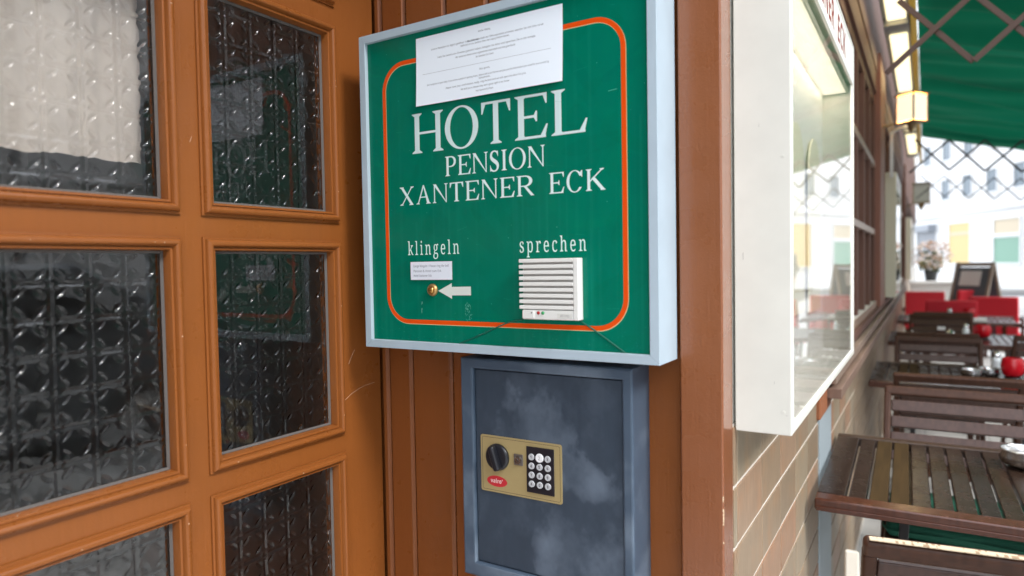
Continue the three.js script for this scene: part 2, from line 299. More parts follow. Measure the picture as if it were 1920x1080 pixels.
// ---------------------------------------------------------------- hotel sign
const SF = -0.962;                                    // printed face of the sign
function capital(c, ch, W, T = 0.15, t = 0.055) {     // serif capitals drawn in a box W wide and 1 high, y up
  const sh = 0.034, ov = 0.085, R = (x, y, w, h) => c.fillRect(x, y, w, h);
  const poly = (...p) => { c.beginPath(); c.moveTo(p[0], p[1]); for (let i = 2; i < p.length; i += 2) c.lineTo(p[i], p[i + 1]); c.closePath(); c.fill(); c.beginPath(); };
  const foot = (x, w, y, o = ov) => { if (y < 0.5) poly(x - o, 0, x + w + o, 0, x + w + o, sh * 0.7, x + w, sh * 2.3, x, sh * 2.3, x - o, sh * 0.7); else poly(x - o, 1, x + w + o, 1, x + w + o, 1 - sh * 0.7, x + w, 1 - sh * 2.3, x, 1 - sh * 2.3, x - o, 1 - sh * 0.7); };
  const stem = (x, w = T) => { R(x, 0, w, 1); foot(x, w, 0); foot(x, w, 1); };
  const ring = (cx, cy, rx, ry, ix, iy, dx = 0) => { c.ellipse(cx, cy, rx, ry, 0, 0, 7); c.fill('evenodd'); };
  const fill = () => { c.fill(); c.beginPath(); };
  c.beginPath();
  const bowl = () => { c.moveTo(ov + T * 0.5, 1); c.lineTo(W * 0.52, 1); c.bezierCurveTo(W * 1.12, 1, W * 1.12, 0.45, W * 0.52, 0.45); c.lineTo(ov + T * 0.5, 0.45); c.lineTo(ov + T * 0.5, 0.45 + t); c.lineTo(W * 0.5, 0.45 + t); c.bezierCurveTo(W * 0.86, 0.47 + t, W * 0.86, 0.98 - t, W * 0.5, 1 - t); c.lineTo(ov + T * 0.5, 1 - t); c.closePath(); };
  const eye2 = (gap) => { c.ellipse(W / 2, 0.5, W / 2, 0.525, 0, 0, 6.2832); c.moveTo(W - T, 0.5); c.ellipse(W / 2, 0.5, W / 2 - T * 1.02, 0.525 - t * 0.75, 0, 0, 6.2832, true); };
  const arms = (top, mid, bot) => { if (top) { R(ov, 1 - t, W - ov, t); fill(); poly(W, 1, W, 0.76, W - 0.035, 0.76, W - 0.1, 1 - t); fill(); } if (mid) { R(ov, 0.5 - t / 2, W * 0.68 - ov, t); fill(); poly(W * 0.7, 0.38, W * 0.7, 0.62, W * 0.7 - 0.035, 0.62, W * 0.7 - 0.1, 0.5, W * 0.7 - 0.035, 0.38); fill(); } if (bot) { R(ov, 0, W - ov - 0.03, t); fill(); poly(W - 0.05, 0, W + 0.02, 0.3, W - 0.02, 0.3, W - 0.16, t); fill(); } };
  if (ch === 'H') { stem(ov); fill(); stem(W - ov - T); fill(); R(ov, 0.5 - t / 2, W - 2 * ov, t); fill(); }
  if (ch === 'I') { stem(W / 2 - T / 2); fill(); }
  if (ch === 'O') { eye2(); c.fill('evenodd'); }
  if (ch === 'T') { R(W / 2 - T / 2, 0, T, 1); foot(W / 2 - T / 2, T, 0); fill(); R(0, 1 - t, W, t); fill(); poly(0, 1, 0, 0.72, 0.035, 0.72, 0.12, 1 - t); fill(); poly(W, 1, W, 0.72, W - 0.035, 0.72, W - 0.12, 1 - t); fill(); }
  if (ch === 'E') { stem(ov); fill(); arms(1, 1, 1); }
  if (ch === 'L') { stem(ov); fill(); arms(0, 0, 1); }
  if (ch === 'P' || ch === 'R') { stem(ov); fill(); bowl(); fill(); }
  if (ch === 'R') { poly(W * 0.42, 0.47, W * 0.42 + T * 1.15, 0.47, W + 0.04, sh, W + 0.08, 0, W - T * 0.75, 0); fill(); }
  if (ch === 'N') { R(ov, 0, t * 1.15, 1); foot(ov, t, 0); fill(); R(W - ov - t, 0, t * 1.15, 1); foot(W - ov - t, t, 1); fill(); poly(ov - 0.06, 1, ov + T * 0.9, 1, W - ov + t * 0.1, 0.0, W - ov - t * 0.6, 0); fill(); }
  if (ch === 'X') { poly(0.04, 1, 0.04 + T * 1.25, 1, W - 0.04, 0, W - 0.04 - T * 1.25, 0); fill(); poly(W - 0.1 - t * 1.3, 1, W - 0.1, 1, 0.1 + t * 1.3, 0, 0.1, 0); fill(); foot(0.1, t, 0, 0.09); foot(W - 0.12 - T, T, 0, 0.07); foot(0.06, T, 1, 0.07); foot(W - 0.1 - t, t, 1, 0.09); fill(); }
  if (ch === 'A') { poly(W / 2 - 0.02, 1.02, W / 2 + 0.05, 1.02, W - 0.06, 0, W - 0.06 - T * 1.2, 0); fill(); poly(W / 2 - 0.02, 1.02, W / 2 + 0.03, 0.9, 0.1 + t * 1.2, 0, 0.1, 0); fill(); R(W * 0.24, 0.34, W * 0.48, t); fill(); foot(0.1, t, 0, 0.09); foot(W - 0.08 - T, T, 0, 0.08); fill(); }
  if (ch === 'C') { c.save(); c.beginPath(); c.rect(-0.2, -0.2, W * 0.72 + 0.2, 1.5); c.rect(W * 0.72 - 0.001, 0.74, W, 0.5); c.rect(W * 0.72 - 0.001, -0.2, W, 0.42); c.clip(); c.beginPath(); eye2(); c.fill('evenodd'); c.restore(); c.beginPath(); poly(W * 0.9, 1.0, W * 0.96, 1.0, W * 0.96, 0.68, W * 0.92, 0.68, W * 0.82, 0.9); fill(); }
  if (ch === 'K') { stem(ov); fill(); poly(ov + T * 0.8, 0.38, ov + T * 0.8, 0.46, W - 0.14, 1, W - 0.05, 1); fill(); poly(ov + T + 0.06, 0.56, ov + T + 0.2, 0.66, W + 0.04, 0, W - T * 1.1, 0); fill(); foot(W - 0.2, 0.1, 1, 0.07); foot(W - T, T * 0.8, 0, 0.07); fill(); }
  if (ch === 'S') { c.save(); c.scale(1, -1); c.font = '137px serif'; c.restore(); c.save(); c.scale(W / 0.5, 1); c.lineWidth = 0.001; c.beginPath(); c.moveTo(0.44, 0.98); c.lineTo(0.44, 0.72); c.lineTo(0.415, 0.72); c.bezierCurveTo(0.38, 1.0, 0.16, 1.02, 0.14, 0.79); c.bezierCurveTo(0.13, 0.6, 0.49, 0.58, 0.48, 0.26); c.bezierCurveTo(0.46, -0.06, 0.2, -0.06, 0.08, 0.03); c.lineTo(0.05, 0.0); c.lineTo(0.03, 0.0); c.lineTo(0.03, 0.31); c.lineTo(0.055, 0.31); c.bezierCurveTo(0.1, -0.02, 0.35, -0.02, 0.365, 0.19); c.bezierCurveTo(0.38, 0.4, 0.03, 0.42, 0.03, 0.75); c.bezierCurveTo(0.03, 1.05, 0.3, 1.06, 0.395, 0.97); c.lineTo(0.42, 1.0); c.closePath(); c.fill(); c.restore(); c.beginPath(); }
}
const cw = { H: 1, O: 0.98, T: 0.84, E: 0.82, L: 0.82, P: 0.74, N: 0.98, S: 0.6, I: 0.38, X: 0.98, A: 0.98, R: 0.9, C: 0.88, K: 0.98 };
function word(c, text, x0, x1, y0, cap, gap = 0.1) {  // canvas already scaled to metres, y up
  let total = 0; for (const ch of text) total += cw[ch] + gap; total -= gap;
  const k = (x1 - x0) / total; let x = x0;
  for (const ch of text) { c.save(); c.translate(x, y0); c.scale(k, cap); capital(c, ch, cw[ch], 0.15, 0.06); c.restore(); x += (cw[ch] + gap) * k; }
}
function sheet(w, h, px, draw) {                      // canvas texture for a w × h metre sheet; draw works in metres, origin at lower left
  const cv = document.createElement('canvas'); cv.width = Math.round(w * px); cv.height = Math.round(h * px);
  const c = cv.getContext('2d'); c.translate(0, cv.height); c.scale(px, -px); draw(c, px, cv);
  const t = new THREE.CanvasTexture(cv); t.colorSpace = THREE.SRGBColorSpace; t.anisotropy = 8; return t;
}
function letters(c, text, x0, x1, y0, size, font = 'serif', weight = '') {   // built-in font, fitted between x0 and x1
  c.save(); c.translate(x0, y0); c.font = (weight ? weight + ' ' : '') + '100px ' + font; const w = c.measureText(text).width; c.scale((x1 - x0) / w, -size / 100); c.fillText(text, 0, 0); c.restore();
}
const hotelSign = thing('hotel_sign', 'square green hotel sign in a pale blue metal frame on the brown panelling', 'sign');
{
  const s = hotelSign, x0 = -0.9185, x1 = -0.3335, y0 = -0.152, y1 = 0.4365, fr = 0.0148;
  const bars = [[[x0, y0], [x1, y0], [x1 - fr, y0 + fr], [x0 + fr, y0 + fr]], [[x1, y0], [x1, y1], [x1 - fr, y1 - fr], [x1 - fr, y0 + fr]], [[x1, y1], [x0, y1], [x0 + fr, y1 - fr], [x1 - fr, y1 - fr]], [[x0, y1], [x0, y0], [x0 + fr, y0 + fr], [x0 + fr, y1 - fr]]];
  for (const q of bars) {
    const sh = new THREE.Shape(q.map(([x, y]) => new THREE.Vector2(x, y + H)));
    const g = new THREE.ExtrudeGeometry(sh, { depth: 0.0812, bevelEnabled: true, bevelThickness: 0.0012, bevelSize: 0.0007, bevelSegments: 2, bevelOffset: -0.0007 });
    g.translate(0, 0, -1.0368); add(s, 'frame_bar', metreUV(g), M.steelBlue);
  }
  const fx0 = x0 + fr - 0.001, fx1 = x1 - fr + 0.001, fy0 = y0 + fr - 0.001, fy1 = y1 - fr + 0.001, fw = fx1 - fx0, fh = fy1 - fy0;
  const R = rand(21);
  const print = sheet(fw, fh, 2000 / fw, (c) => {
    c.fillStyle = 'rgb(0,110,88)'; c.fillRect(0, 0, fw, fh);
    for (let k = 0; k < 260; k++) { c.fillStyle = `rgba(${R() > 0.5 ? '0,120,92' : '0,88,66'},${0.05 + 0.05 * R()})`; c.beginPath(); c.ellipse(R() * fw, R() * fh, 0.01 + 0.05 * R(), 0.004 + 0.02 * R(), R() * 3, 0, 7); c.fill(); }
    c.translate(-fx0, -fy0);
    for (let k = 0; k < 46; k++) { c.fillStyle = `rgba(150,200,180,${0.012 + 0.028 * R()})`; const x = fx0 + fw * R(); c.fillRect(x, fy0, 0.001 + 0.006 * R(), fh * (0.3 + 0.7 * R())); }
    for (let k = 0; k < 300; k++) { c.fillStyle = `rgba(190,215,200,${0.05 + 0.1 * R()})`; c.fillRect(fx0 + fw * R(), fy0 + 0.05 * R() * R(), 0.0004 + 0.003 * R(), 0.0004 + 0.0008 * R()); }
    // orange line
    const L = -0.8645, Rr = -0.388, B = -0.101, Tt = 0.3735, r = 0.048;
    for (const [lw, col, dx, dy] of [[0.0086, 'rgb(222,190,140)', 0.0006, -0.0006], [0.0076, 'rgb(222,78,20)', 0, 0]]) { c.strokeStyle = col; c.lineWidth = lw; c.beginPath(); c.roundRect(L + dx, B + dy, Rr - L, Tt - B, r); c.stroke(); }
    c.fillStyle = 'rgb(205,224,224)';
    for (const [ch, a, b] of [['H', -0.799, -0.7285], ['O', -0.7245, -0.653], ['T', -0.6465, -0.5885], ['E', -0.580, -0.5195], ['L', -0.5115, -0.4495]]) { c.save(); c.translate(a, 0.2055); c.scale((b - a) / cw[ch], 0.0715); capital(c, ch, cw[ch], 0.155, 0.058); c.restore(); }
    c.fillStyle = 'rgb(212,230,228)';
    word(c, 'PENSION', -0.7255, -0.5245, 0.159, 0.0345, 0.1);
    word(c, 'XANTENER', -0.8315, -0.5475, 0.1135, 0.0335, 0.13);
    word(c, 'ECK', -0.5175, -0.4205, 0.1135, 0.0335, 0.14);
    c.fillStyle = 'rgb(215,240,232)';
    const spaced = (text, x0, x1, y0, size) => { c.font = '100px serif'; const ws = [...text].map((q) => c.measureText(q).width * 0.8 + 15), tot = ws.reduce((a, b) => a + b) - 15, k = (x1 - x0) / tot; let x = x0; [...text].forEach((q, i) => { c.save(); c.translate(x, y0); c.scale(k * 0.8, -size / 100); c.fillText(q, 0, 0); c.restore(); x += ws[i] * k; }); };
    spaced('klingeln', -0.8155, -0.698, 0.0215, 0.0335);
    spaced('sprechen', -0.5755, -0.4525, 0.0205, 0.0335);
    // tape residue and scratches
    c.strokeStyle = 'rgba(190,225,210,0.55)'; c.fillStyle = 'rgba(190,225,210,0.5)';
    for (let k = 0; k < 34; k++) { c.lineWidth = 0.0005 + 0.0006 * R(); const x = -0.688 + 0.012 * R(), y = -0.062 - 0.033 * R(); c.beginPath(); c.moveTo(x, y); c.lineTo(x + 0.006 * (R() - 0.4), y - 0.004 * R()); c.stroke(); }
    for (let k = 0; k < 12; k++) { c.lineWidth = 0.0006; const x = -0.7865 + 0.003 * R(), y = -0.063 - 0.024 * R(); c.beginPath(); c.moveTo(x, y); c.lineTo(x + 0.002 * (R() - 0.5), y - 0.004); c.stroke(); }
    c.strokeStyle = 'rgba(80,170,140,0.4)';
    for (let k = 0; k < 26; k++) { c.lineWidth = 0.0004; const x = fx0 + fw * R(), y = fy0 + fh * R(), a = (R() - 0.5) * 0.7, l = 0.004 + 0.02 * R(); c.beginPath(); c.moveTo(x, y); c.lineTo(x + l, y + l * a); c.stroke(); }
    c.strokeStyle = 'rgba(120,210,180,0.7)'; c.lineWidth = 0.0009; c.beginPath(); c.moveTo(-0.413, 0.2625); c.lineTo(-0.399, 0.264); c.stroke();
    for (let k = 0; k < 40; k++) { c.beginPath(); c.arc(fx0 + fw * R(), fy0 + fh * R(), 0.0003 + 0.0006 * R(), 0, 7); c.fillStyle = 'rgba(200,235,220,0.35)'; c.fill(); }
  });
  const pg = new THREE.BoxGeometry(fw, fh, 0.004);
  add(s, 'face_panel', pg, phys([1, 1, 1], { map: print, roughness: 0.16, specularIntensity: 0.4 }), [(fx0 + fx1) / 2, (fy0 + fy1) / 2 + H, SF - 0.002]);
  add(s, 'back_box', plain(x0 + 0.012, x1 - 0.012, y0 + 0.012 + H, y1 - 0.012 + H, -1.036, SF - 0.006), M.steelBlue);
  add(s, 'mounting_batten', plain(-0.86, -0.39, 0.24 + H, 0.30 + H, -1.06, -1.037), M.black);
  add(s, 'mounting_batten', plain(-0.86, -0.39, -0.1 + H, -0.04 + H, -1.06, -1.037), M.black);
  const cable = std([0.0, 0.11, 0.07], { roughness: 0.35 });
  add(s, 'cable', tube([[-0.566, -0.0895 + H, SF + 0.001], [-0.6, -0.097 + H, SF + 0.001], [-0.652, -0.1185 + H, SF + 0.001], [-0.703, -0.1375 + H, SF + 0.001]], 0.0011), cable);
  add(s, 'cable', tube([[-0.466, -0.0895 + H, SF + 0.001], [-0.448, -0.0995 + H, SF + 0.001], [-0.42, -0.117 + H, SF + 0.001], [-0.389, -0.1375 + H, SF + 0.001]], 0.0013), cable);
  // white arrow sticker
  const ar = new THREE.Shape([[-0.746, -0.044], [-0.716, -0.0305], [-0.716, -0.037], [-0.675, -0.0362], [-0.6748, -0.0515], [-0.716, -0.052], [-0.716, -0.0577]].map(([x, y]) => new THREE.Vector2(x, y + H)));
  const ag = new THREE.ExtrudeGeometry(ar, { depth: 0.0006, bevelEnabled: false }); ag.translate(0, 0, SF + 0.0004);
  add(s, 'arrow', metreUV(ag), std([0.72, 0.77, 0.72], { map: speckle, roughness: 0.5 }));
}
// paper notice
{
  const px0 = -0.7845, px1 = -0.4882, py0 = 0.2885, py1 = 0.410, w = px1 - px0, h = py1 - py0;
  const print = sheet(w, h, 6800, (c) => {
    c.fillStyle = 'rgb(234,243,252)'; c.fillRect(0, 0, w, h); c.fillStyle = 'rgb(70,74,84)';
    const line = (t, y, wid, weight) => letters(c, t, w / 2 - wid / 2, w / 2 + wid / 2, h - y, 0.0042, 'sans-serif', weight);
    line('Liebe Gäste,', 0.0135, 0.026);
    line('unsere Rezeption ist täglich geöffnet. Sollten Sie außerhalb der Öffnungszeiten anreisen, wenden Sie sich bitte vorab', 0.0265, 0.228);
    letters(c, 'bis 20.00 Uhr', -0.035 + w / 2, -0.012 + w / 2, h - 0.0266, 0.0043, 'sans-serif', 'bold');
    line('telefonisch an uns, damit wir Ihnen den Zugang erklären können.', 0.0318, 0.1);
    line('Falls Sie bereits ein Zimmer gebucht haben, klingeln Sie bitte und sprechen Sie in die Anlage.', 0.0425, 0.2);
    line('Wir wünschen Ihnen einen angenehmen Aufenthalt und eine gute Nacht', 0.0495, 0.122);
    line('Ihr Xantener Eck Team', 0.0558, 0.036);
    c.fillRect(w * 0.05, h - 0.0665, w * 0.88, 0.00035);
    line('Dear guests,', 0.0775, 0.022);
    line('Our reception is open daily. If you arrive outside of opening hours, please call us so that we can give you the information you need for your arrival by', 0.088, 0.248);
    line('telephone.', 0.0928, 0.024);
    line('Please have your confirmation ready, ring the bell and we will open the door for you.', 0.0995, 0.165);
    line('We wish you a pleasant stay and a good night in our house', 0.1065, 0.1);
    line('Your Xantener Eck Team', 0.1135, 0.036);
  });
  const g = new THREE.PlaneGeometry(w, h, 40, 24), p = g.attributes.position;
  for (let i = 0; i < p.count; i++) { const u = p.getX(i) / w, v = p.getY(i) / h; p.setZ(i, 0.0012 + 0.0035 * Math.pow(0.5 - v, 2) + 0.0012 * Math.sin(u * 5) * (0.5 - v) + 0.004 * Math.pow(Math.max(0, -u), 2) * (0.6 - v)); }
  g.computeVertexNormals();
  const back = g.clone(); back.translate(0, 0, -0.0002); back.index.array.reverse(); back.computeVertexNormals();
  const n = add(scene, 'paper_notice', mergeGeometries([g, back]), std([1, 1, 1], { map: print, roughness: 0.75 }), [(px0 + px1) / 2, (py0 + py1) / 2 + H, SF]);
  tag(n, 'white printed paper sheet taped over the top of the green hotel sign', 'notice');
}
{
  const w = 0.094, h = 0.0328;
  const print = sheet(w, h, 8000, (c) => {
    c.fillStyle = 'rgb(228,234,244)'; c.fillRect(0, 0, w, h); c.fillStyle = 'rgb(100,104,122)';
    letters(c, 'Lange klingeln / Please ring the bell', 0.0065, 0.0875, h - 0.0098, 0.0058, 'sans-serif');
    letters(c, 'Pension & Hotel zum Eck', 0.0065, 0.0705, h - 0.0188, 0.0058, 'sans-serif');
    letters(c, 'Hotel Xantener Eck', 0.0065, 0.0485, h - 0.0272, 0.0058, 'sans-serif');
  });
  const g = new THREE.BoxGeometry(w, h, 0.0007);
  tag(add(scene, 'paper_label', g, std([0.95, 0.95, 0.95], { map: print, roughness: 0.6 }), [-0.7605, -0.0077 + H, SF + 0.0022]), 'small white paper label stuck above the brass bell button', 'label');
}
{
  const b = thing('bell_button', 'round brass bell button at the tip of the white arrow on the sign', 'doorbell', undefined, [-0.7585, -0.0425 + H, SF]);
  const ro = (g) => { g.rotateX(Math.PI / 2); return g; };
  add(b, 'collar', ro(lathe([[0, 0], [0.0112, 0], [0.0112, 0.002], [0.0098, 0.0048], [0.0074, 0.0056], [0.0066, 0.0056], [0.006, 0.0045], [0, 0.0045]], 40)), M.brass);
  add(b, 'push_button', ro(lathe([[0.0062, 0.004], [0.0062, 0.0068], [0.0054, 0.0082], [0.003, 0.0092], [0, 0.0095]], 32)), std([0.7, 0.42, 0.14], { metalness: 1, roughness: 0.22 }));
}
{
  const x0 = -0.5665, x1 = -0.4595, y0 = -0.0885, y1 = 0.0095, zf = -0.944, cx = (x0 + x1) / 2;
  const s = thing('intercom', 'white louvred intercom speaker box on the lower right of the green sign', 'intercom');
  const wm = std([0.74, 0.74, 0.71], { roughness: 0.4 }), dk = std([0.42, 0.4, 0.38], { roughness: 0.7 });
  add(s, 'housing', eye(x0 + 0.004, x1, y0, y1, SF, zf - 0.006, 0.0015), wm);
  add(s, 'speaker_cloth', eye(x0 + 0.006, x1 - 0.012, y0 + 0.02, y1 - 0.004, zf - 0.0057, zf - 0.0052, 0.0001), dk);
  add(s, 'side_rim', eye(x1 - 0.009, x1, y0, y1, zf - 0.0058, zf, 0.0015), wm);
  for (let k = 0; k < 9; k++) { const y = y1 - 0.0032 - k * 0.0094; add(s, 'louvre', eye(x0, x1 - 0.0091, y - 0.0029, y + 0.003, zf - 0.014, zf, 0.0009), wm); }
  add(s, 'lower_panel', eye(x0 + 0.006, x1 - 0.0091, y0, y0 + 0.0152, zf - 0.0058, zf - 0.0006, 0.0012), wm);
  add(s, 'talk_button', eye(x0 + 0.0062, x0 + 0.028, y0 + 0.0016, y0 + 0.0148, zf - 0.0004, zf + 0.0012, 0.0008), wm);
  const led = (name, x, c) => { const g = lathe([[0, 0], [0.0028, 0], [0.0028, 0.0008], [0.002, 0.0016], [0, 0.0019]], 20); g.rotateX(Math.PI / 2); add(s, name, g, std(c, { roughness: 0.25 }), [x, y0 + 0.0108 + H, zf - 0.0006]); };
  led('indicator', x0 + 0.0355, [0.35, 0.02, 0.02]); led('indicator', x0 + 0.0437, [0.03, 0.3, 0.1]);
  const dot = new THREE.CylinderGeometry(0.0011, 0.0011, 0.0006, 12); dot.rotateX(Math.PI / 2); add(s, 'microphone_hole', dot, M.black, [x0 + 0.0235, y0 + 0.011 + H, zf + 0.0012]);
  const lg = sheet(0.03, 0.008, 8000, (c) => { c.fillStyle = 'rgb(222,222,218)'; c.fillRect(0, 0, 0.03, 0.008); c.fillStyle = 'rgb(150,150,156)'; letters(c, 'RITTO', 0.006, 0.025, 0.0018, 0.0062, 'sans-serif'); });
  add(s, 'name_print', new THREE.BoxGeometry(0.026, 0.007, 0.0003), std([0.9, 0.9, 0.88], { map: lg, roughness: 0.4 }), [x1 - 0.0245, y0 + 0.0068 + H, zf - 0.00035]);
}

// ---------------------------------------------------------------- key safe below the sign
{
  const s = thing('key_safe', 'dark blue grey steel safe with a keypad mounted under the hotel sign', 'safe');
  const zf = -0.985, x0 = -0.7185, x1 = -0.3885, y0 = -0.562, y1 = -0.1655, dx0 = -0.6915, dx1 = -0.4065, dy0 = -0.5355, dy1 = -0.184;
  const n1 = fbm(301, 4, 6), n2 = fbm(303, 6, 5), n3 = fbm(307, 12, 4);
  const step = (a, b, x) => { x = Math.max(0, Math.min(1, (x - a) / (b - a))); return x * x * (3 - 2 * x); };
  const stain = (u, v) => {                           // u to the right, v downwards on the door: dried wipe marks
    const wu = u + 0.16 * (n1(u, v) - 0.5) + 0.05 * (n3(v, u) - 0.5), wv = v + 0.16 * (n1(v, u) - 0.5) + 0.05 * (n3(u, v) - 0.5), c = (x) => Math.max(-0.3, Math.min(0.26, x));
    const b1 = c(Math.min((wu - 0.2) * 1.6, (wv - 0.1) * 4, (0.5 + 0.16 * wu - wv) * 2.4, wu > 0.6 ? (wv - 0.1 - (wu - 0.6) * 1.15) * 4 : 1));
    const b2 = c(Math.min((wv - 0.66) * 2.6, (wu - 0.42 - 0.3 * Math.abs(wv - 0.82)) * 4));
    const val = Math.max(b1, b2) + (n1(u + 0.3, v) - 0.5) * 0.5 + (n2(u, v) - 0.5) * 0.75 + (n3(u, v) - 0.5) * 0.3;
    return step(-0.05, 0.14, val) * (0.16 + 0.24 * step(0.05, 0.45, val) + 0.75 * Math.max(0, n2(v, u) - 0.36)) + 0.16 * step(0.45, 0.75, n2(v + 0.4, u)) + 0.08 * streak(u * 0.5, v * 0.08) * n1(u, v);
  };
  const doorMap = tex(512, 640, (u, v) => { const k = stain(u, 1 - v), m = 0.9 + 0.2 * n3(u, v); return [(0.037 + 0.1 * k) * m * 3, (0.052 + 0.12 * k) * m * 3, (0.074 + 0.15 * k) * m * 3]; }, 1);
  const bodyMap = tex(256, 256, (u, v) => { const k = Math.max(0, n1(u, v) - 0.4) * 1.1, m = 0.9 + 0.2 * n3(u, v); return [(0.06 + 0.2 * k) * m * 3, (0.088 + 0.235 * k) * m * 3, (0.128 + 0.27 * k) * m * 3]; }, 0.4);
  const body = phys([1 / 3, 1 / 3, 1 / 3], { map: bodyMap, roughness: 0.5, specularIntensity: 0.7 }), doorM = phys([1 / 3, 1 / 3, 1 / 3], { map: doorMap, roughnessMap: tex(256, 256, (u, v) => 0.38 + 0.3 * n2(u, v), 1), roughness: 1, specularIntensity: 0.5 });
  const fr = [[x0, dx0, y0, y1], [dx1, x1, y0, y1], [dx0, dx1, y0, dy0], [dx0, dx1, dy1, y1]];
  const outer = new THREE.Shape(); outer.moveTo(x0, y0 + H); outer.lineTo(x1, y0 + H); outer.lineTo(x1, y1 + H); outer.lineTo(x0, y1 + H); outer.closePath();
  const hole = new THREE.Path(); hole.moveTo(dx0, dy0 + H); hole.lineTo(dx0, dy1 + H); hole.lineTo(dx1, dy1 + H); hole.lineTo(dx1, dy0 + H); hole.closePath(); outer.holes.push(hole);
  const g = new THREE.ExtrudeGeometry(outer, { depth: 0.07, bevelEnabled: true, bevelThickness: 0.004, bevelSize: 0.004, bevelOffset: -0.004, bevelSegments: 3 }); g.translate(0, 0, zf - 0.074);
  add(s, 'casing', metreUV(g), body);
  const dg = new RoundedBoxGeometry(dx1 - dx0 - 0.003, dy1 - dy0 - 0.003, 0.01, 2, 0.0015);
  { const p = dg.attributes.position, uv = dg.attributes.uv; for (let i = 0; i < p.count; i++) uv.setXY(i, p.getX(i) / (dx1 - dx0) + 0.5, p.getY(i) / (dy1 - dy0) + 0.5); }
  const door = add(s, 'safe_door', dg, doorM, [(dx0 + dx1) / 2, (dy0 + dy1) / 2 + H, zf - 0.0115]);
  const zd = zf - 0.0065, pz0 = -0.6795, pz1 = -0.5165, py0 = -0.4025, py1 = -0.3015, pw = pz1 - pz0, ph = py1 - py0;
  const P = thing; void P;
  const rr = (w, h, r, d) => { const q = new THREE.Shape(); q.moveTo(-w / 2 + r, -h / 2); q.lineTo(w / 2 - r, -h / 2); q.absarc(w / 2 - r, -h / 2 + r, r, -Math.PI / 2, 0); q.lineTo(w / 2, h / 2 - r); q.absarc(w / 2 - r, h / 2 - r, r, 0, Math.PI / 2); q.lineTo(-w / 2 + r, h / 2); q.absarc(-w / 2 + r, h / 2 - r, r, Math.PI / 2, Math.PI); q.lineTo(-w / 2, -h / 2 + r); q.absarc(-w / 2 + r, -h / 2 + r, r, Math.PI, 1.5 * Math.PI); const e = new THREE.ExtrudeGeometry(q, { depth: d, bevelEnabled: false, curveSegments: 6 }); return e; };
  const gold = sheet(pw, ph, 5200, (c) => {
    c.fillStyle = 'rgb(176,158,112)'; c.fillRect(0, 0, pw, ph); const R = rand(4);
    for (let k = 0; k < 900; k++) { c.fillStyle = `rgba(${R() > 0.5 ? '190,174,128' : '158,140,96'},0.12)`; c.fillRect(R() * pw, R() * ph, 0.02 * R(), 0.0004); }
    c.strokeStyle = 'rgb(60,58,44)'; c.lineWidth = 0.0006; c.beginPath(); c.roundRect(0.0035, 0.0035, pw - 0.007, ph - 0.007, 0.003); c.stroke();
    const lx = -0.646 - pz0, ly = -0.3825 - py0;
    c.fillStyle = 'rgb(205,52,62)'; c.beginPath(); c.ellipse(lx, ly, 0.0212, 0.0098, 0, 0, 7); c.fill();
    c.fillStyle = 'rgb(240,222,218)'; letters(c, 'valro', lx - 0.0135, lx + 0.0095, ly - 0.0032, 0.0108, 'sans-serif', 'bold'); letters(c, 'o', lx + 0.0096, lx + 0.0122, ly + 0.002, 0.0042, 'sans-serif', 'bold');
  });
  const plate = rr(pw, ph, 0.004, 0.0015); { const p = plate.attributes.position, uv = plate.attributes.uv; for (let i = 0; i < p.count; i++) uv.setXY(i, p.getX(i) / pw + 0.5, p.getY(i) / ph + 0.5); }
  add(s, 'lock_plate', plate, std([1, 1, 1], { map: gold, roughness: 0.38, metalness: 0.25 }), [(pz0 + pz1) / 2, (py0 + py1) / 2 + H, zd]);
  const zp = zd + 0.0015;
  const knob = add(s, 'turn_knob', (() => { const a = lathe([[0, 0], [0.0238, 0], [0.0238, 0.003], [0.022, 0.0055], [0.018, 0.0065], [0, 0.0065]], 48); a.rotateX(Math.PI / 2); const b = new RoundedBoxGeometry(0.0125, 0.044, 0.013, 3, 0.004); b.rotateZ(0.32); b.translate(0, 0, 0.0115); return mergeGeometries([a.toNonIndexed(), b.index ? b.toNonIndexed() : b]); })(), std([0.012, 0.013, 0.018], { roughness: 0.28 }), [-0.6435, -0.3385 + H, zp]);
  const pl = tex(8, 8, () => 1); void pl; void knob; void door;
  add(s, 'key_lock', rbox(0.0185, 0.0195, 0.002, 0.0008), std([0.22, 0.2, 0.19], { roughness: 0.35, metalness: 0.7 }), [-0.6005, -0.3375 + H, zp + 0.001]);
  { const c = new THREE.CylinderGeometry(0.0062, 0.0066, 0.0022, 24); c.rotateX(Math.PI / 2); add(s, 'lock_cylinder', c, std([0.35, 0.34, 0.33], { roughness: 0.25, metalness: 1 }), [-0.6005, -0.3375 + H, zp + 0.003]); add(s, 'keyhole', rbox(0.0012, 0.0062, 0.0006, 0.0002), M.black, [-0.6005, -0.3375 + H, zp + 0.0042], [0, 0, 0.7]); }
  add(s, 'keypad', rbox(0.0535, 0.0795, 0.0022, 0.0008), std([0.012, 0.012, 0.018], { roughness: 0.3 }), [-0.5572, -0.3508 + H, zp + 0.0011]);
